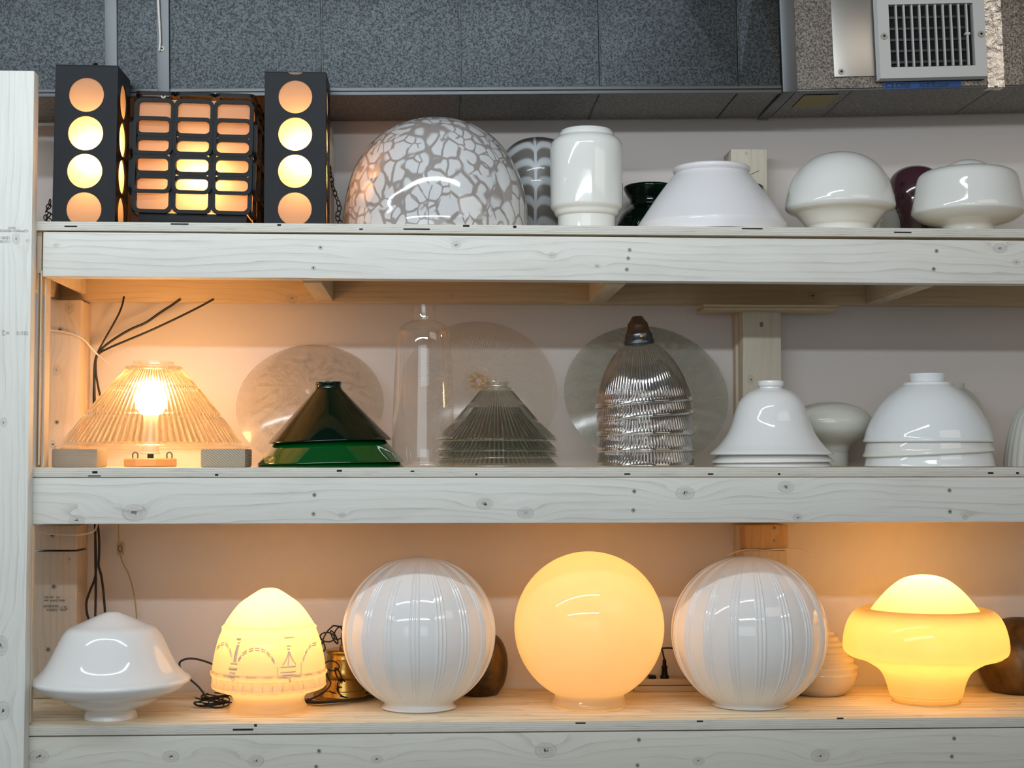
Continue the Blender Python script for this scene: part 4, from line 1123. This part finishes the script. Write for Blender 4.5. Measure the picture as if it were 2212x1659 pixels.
shade('bowl_lampshade', 'small pale glass bowl half hidden behind the high-domed white globe', 'lampshade', 1890, 3.345, Z1,
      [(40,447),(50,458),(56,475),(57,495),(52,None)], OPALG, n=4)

# ---------- black box lamps
def hole_panel(w_, h_, centers, r, t=.003):
    """panel in XZ, bottom at z=0, x centred; round holes with centres given by z; thickness along +Y"""
    bm = bmesh.new(); NA = 48
    zs = sorted(centers)
    cuts = [min(0, zs[0]-r-.004)]+[(a+b)/2 for a, b in zip(zs, zs[1:])]+[h_]
    angs = [2*PI*i/NA for i in range(NA)]
    for k, zc in enumerate(zs):
        z0, z1 = cuts[k], cuts[k+1]
        cor = [math.atan2(zz_-zc, xx)% (2*PI) for xx in (-w_/2, w_/2) for zz_ in (z0, z1)]
        A = sorted(set(angs+cor))
        inn = [[], []]; out = [[], []]
        for a in A:
            ca, sa = math.cos(a), math.sin(a)
            tx = (w_/2)/abs(ca) if abs(ca) > 1e-9 else 1e9
            tz = ((z1-zc) if sa > 0 else (zc-z0))/abs(sa) if abs(sa) > 1e-9 else 1e9
            tt = min(tx, tz)
            for s_, y in ((0, 0), (1, t)):
                inn[s_].append(bm.verts.new((r*ca, y, zc+r*sa))); out[s_].append(bm.verts.new((tt*ca, y, zc+tt*sa)))
        n_ = len(A)
        for i in range(n_):
            j = (i+1) % n_
            for s_ in (0, 1): bm.faces.new((inn[s_][i], inn[s_][j], out[s_][j], out[s_][i]))
            bm.faces.new((inn[0][i], inn[0][j], inn[1][j], inn[1][i]))
    bmesh.ops.remove_doubles(bm, verts=bm.verts[:], dist=1e-6)
    bmesh.ops.bisect_plane(bm, geom=bm.verts[:]+bm.edges[:]+bm.faces[:], plane_co=(0,0,0), plane_no=(0,0,-1), clear_outer=True)
    return finish(bm, 30)
def diffuser(name, tr=.62, bright=1.):
    s = N(name); s.obj()
    n = s.noise(s.obj(), 60., 4, .7)
    c = s.mix(s.math('MULTIPLY', n, .35), (.66,.41,.26), (.57,.33,.20))
    p = princ(s, c, .35)
    t = s.n('BsdfTranslucent', i={0: (1.0,.78,.55)})
    return s.surf(s.n('MixShader', i={0: tr, 1: p.outputs[0], 2: t.outputs[0]}))
DIF = diffuser('peach_acrylic_diffuser')
def boxlamp(cx, ytop, Yf, wpx, centers_y, rpx, label, rot, sliver=False, bulbs=((.0, .0),), ybot=None, pw=54):
    base = Vector((at(cx, 350, Yf).x, 0, Z1)); s = ppm((base.x, Yf, Z1))
    W = wpx/s; Yc = Yf+W/2
    loc = Vector((base.x, Yc, Z1))
    o = thing('box_lamp', label, 'lamp', loc, rot=rot)
    Hh = at(cx, ytop, Yf).z-Z1
    cz = [at(cx, y, Yf).z-Z1 for y in centers_y]
    R = rpx/s
    pme = hole_panel(W-.0003, Hh, cz, R)
    bm = bmesh.new()
    for k in range(4):
        bm2 = bmesh.new(); bm2.from_mesh(pme)
        bmesh.ops.transform(bm2, matrix=Matrix.Rotation(k*PI/2, 4, 'Z') @ Matrix.Translation((0, -W/2, 0)), verts=bm2.verts[:])
        tm = bpy.data.meshes.new('t'); bm2.to_mesh(tm); bm2.free(); bm.from_mesh(tm); bpy.data.meshes.remove(tm)
    bx(bm, -W/2, W/2, -W/2, W/2, Hh-.0005, Hh+.002); bx(bm, -W/2, W/2, -W/2, W/2, 0, .002)
    link('housing', finish(bm, 30), M['black'], o)
    dm = bmesh.new(); bmesh.ops.create_circle(dm, cap_ends=True, segments=48, radius=R+.002, matrix=Matrix.Rotation(PI/2, 4, 'X'))
    dme = finish(dm)
    dm = bmesh.new(); bmesh.ops.create_circle(dm, cap_ends=True, segments=48, radius=R+.002, matrix=Matrix.Rotation(PI/2, 4, 'X'))
    bmesh.ops.bisect_plane(dm, geom=dm.verts[:]+dm.edges[:]+dm.faces[:], plane_co=(0,0,-min(cz)+.002), plane_no=(0,0,-1), clear_outer=True)
    dme_low = finish(dm)
    for k in range(4):
        for z in cz:
            m_ = Matrix.Rotation(k*PI/2, 4, 'Z') @ Matrix.Translation((0, -W/2+.0032, z))
            d = link('diffuser_disc', dme_low if z-R < .003 else dme, DIF, o); d.location = m_.translation; d.rotation_euler = (0, 0, k*PI/2)
    if sliver:
        me = revolve([(0, 0), (.014, 0)], 24)
        bm = bmesh.new(); vs = [bm.verts.new((.014*math.cos(a), -W/2-.0006, Hh+.0005-.0045*math.sin(a))) for a in [PI*i/12 for i in range(13)]]
        bm.faces.new(vs); link('top_slot', finish(bm), DIF, o, label='sliver of lit disc at the top edge')
    for (bxx, by) in bulbs:
        zc = (cz[1]+cz[2])/2 if len(cz) > 2 else cz[0]
        me = revolve([(0,.036),(.014,.030),(.02,.014),(.021,0),(.021,-.014),(.016,-.030),(0,-.036)], 20, None, 60)
        link('bulb', me, bulb_mat('box_bulb_glow', pw), o, (bxx, by, zc))
    return o, W, Hh
o, W_, H_ = boxlamp(182, 143, 3.022, 134, (205, 288, 370, 453), 37.5, 'tall black box lamp with four lit round windows, at far left', (0, .009, 0), bulbs=((.014, -.026),), pw=54)
link('hook', tube_me([(.004,-.03,H_+.001), (.006,-.03,H_+.010), (.012,-.03,H_+.012), (.014,-.03,H_+.002)], .0022, 6), M['chain'], o)
o2, W2, H2 = boxlamp(637.5, 157.5, 3.022, 132, (209.5, 290, 370.5, 452), 36.3, 'tall black box lamp with four lit round windows, next to the mottled dome', (0, -.002, 0), sliver=True, bulbs=((.016, -.026),), pw=54)
link('hook', tube_me([(-.006,-.02,H2+.001), (-.002,-.02,H2+.008), (.006,-.02,H2+.009), (.012,-.02,H2+.006), (.018,-.02,H2+.008), (.022,-.02,H2+.001)], .0016, 6), M['chain'], o2)
# chains
LK2 = link_mesh(.015, .009, .0012)
def chain(name, label, pts, Y, step=.0115):
    P = catmull([at(x, y, Y_) for x, y, Y_ in pts], 10)
    o = thing(name, label, 'chain', P[-1]); base = Vector(P[-1])
    acc = 0; k = 0; last = P[0]
    for i in range(1, len(P)):
        acc += (P[i]-last).length; last = P[i]
        if acc >= step:
            acc = 0; d = (P[i]-P[i-1]).normalized()
            q_ = Vector((0,0,1)).rotation_difference(d).to_matrix().to_4x4() @ Matrix.Rotation(k*PI/2+.5, 4, 'Z')
            link('chain_link', LK2, M['chain'], o, P[i]-base, q_.to_euler()); k += 1
    return o
chain('chain', 'black chain hanging down between right box lamp and mottled dome', [(713,352,3.30),(714,375,3.30),(718,400,3.29),(726,425,3.28),(733,448,3.27),(729,470,3.26),(738,488,3.25),(728,494,3.25),(742,492,3.24)], 3.3)
chain('chain', 'black chain piled on the shelf left of the left box lamp', [(108,428,3.25),(107,442,3.25),(101,455,3.24),(108,462,3.24),(99,470,3.23),(107,478,3.23),(99,486,3.23),(106,492,3.22),(97,494,3.22)], 3.25, .009)

# ---------- cage lamp
def rring(w_, h_, r, bar, depth):
    def outline(w2, h2, rr):
        pts = []
        for (cx_, cz_, a0) in ((w2-rr, h2-rr, 0), (-w2+rr, h2-rr, PI/2), (-w2+rr, -h2+rr, PI), (w2-rr, -h2+rr, 3*PI/2)):
            for i in range(6):
                a = a0+PI/2*i/5; pts.append((cx_+rr*math.cos(a), cz_+rr*math.sin(a)))
        return pts
    A = outline(w_/2, h_/2, r); B = outline(w_/2-bar, h_/2-bar, max(r-bar*.6, .002))
    bm = bmesh.new(); n_ = len(A)
    v = [[bm.verts.new((p[0], y, p[1])) for p in P_] for P_, y in ((A, 0), (B, 0), (A, depth), (B, depth))]
    for i in range(n_):
        j = (i+1) % n_
        bm.faces.new((v[0][i], v[0][j], v[1][j], v[1][i])); bm.faces.new((v[2][i], v[2][j], v[3][j], v[3][i]))
        bm.faces.new((v[0][i], v[0][j], v[2][j], v[2][i])); bm.faces.new((v[1][i], v[1][j], v[3][j], v[3][i]))
    return finish(bm, 40)
CGY = 3.045
cxp = 412.5
gp = at(cxp, 350, CGY); s = ppm(gp)
pitch = 86.2/s; rowp = 83.5/s
Dp = .235
cage = thing('cage_lamp', 'cube lamp of black rounded plastic frames around a glowing peach box', 'lamp', (gp.x, CGY+Dp/2, Z1), rot=(0, .017, 0))
fr = rring(pitch*.995, rowp*.995, .014, .0072, .007)
zc_ = at(cxp, 336.5, CGY).z-Z1
def ring_at(x, y, z, rz=0, rx=0): link('frame_ring', fr, M['plastic'], cage, (x, y, z), (rx, 0, rz))
hb = 1.5*pitch-.0005
cage.location.y = CGY+hb+.0075
for side in range(4):
    mrot = Matrix.Rotation(side*PI/2, 4, 'Z')
    for ci in (-1, 0, 1):
        for row in (-.5, .5):
            v_ = mrot @ Vector((ci*pitch, -hb-.0075, 0)); ring_at(v_.x, v_.y, zc_+row*rowp, side*PI/2)
        for row in (-1, 0, 1):
            v_ = mrot @ Vector((ci*pitch*.985, -hb, 0)); ring_at(v_.x, v_.y, zc_+row*rowp, side*PI/2)
ztop = zc_+1.5*rowp; zbot = zc_-1.5*rowp
for ci in (-1, 0, 1):
    for cj in (-1, 0, 1):
        link('frame_ring', fr, M['plastic'], cage, (ci*pitch, cj*pitch, ztop+.007), (PI/2, 0, 0))
lw_ = hb-.009; ld = lw_
bm = bmesh.new(); bx(bm, -lw_, lw_, -ld, ld, zbot+.004, ztop-.001)
link('diffuser_box', finish(bm), DIF, cage, label='glowing peach acrylic inner box')
link('base', box_me(-1.5*pitch+.014, 1.5*pitch-.01, -hb+.006, hb-.006, .0005, zbot+.001, .002), M['plastic'], cage)
me = revolve([(0,.034),(.014,.028),(.02,.012),(.02,-.012),(.014,-.028),(0,-.034)], 20, None, 60)
link('bulb', me, bulb_mat('cage_bulb_glow', 34), cage, (.016, -ld+.034, zc_-rowp*.52), (0, PI/2, 0))
# fluted beige shades standing behind the black lamps
FLB = plain('fluted_beige_ceramic', (.40,.34,.27), .45)
def flut(th, r, z, i): return r*(1-.05*abs(math.cos(30*th)))
shade('fluted_lampshade', 'beige fluted shade behind the far left box lamp, only its right side showing', 'lampshade', 203, 3.335, Z1,
      [(0,268),(40,269),(62,273), None, (70,276),(74,330),(78,400),(80,470),(80,None)], FLB, n=4, segs=240, mod=flut)
shade('fluted_lampshade', 'beige fluted shade behind the right box lamp, seen on both its sides', 'lampshade', 640, 3.335, Z1,
      [(0,258),(40,260),(62,264),(74,273),(79,290),(81,340),(82,400),(82,470),(80,None)], FLB, n=4, segs=240, mod=flut)
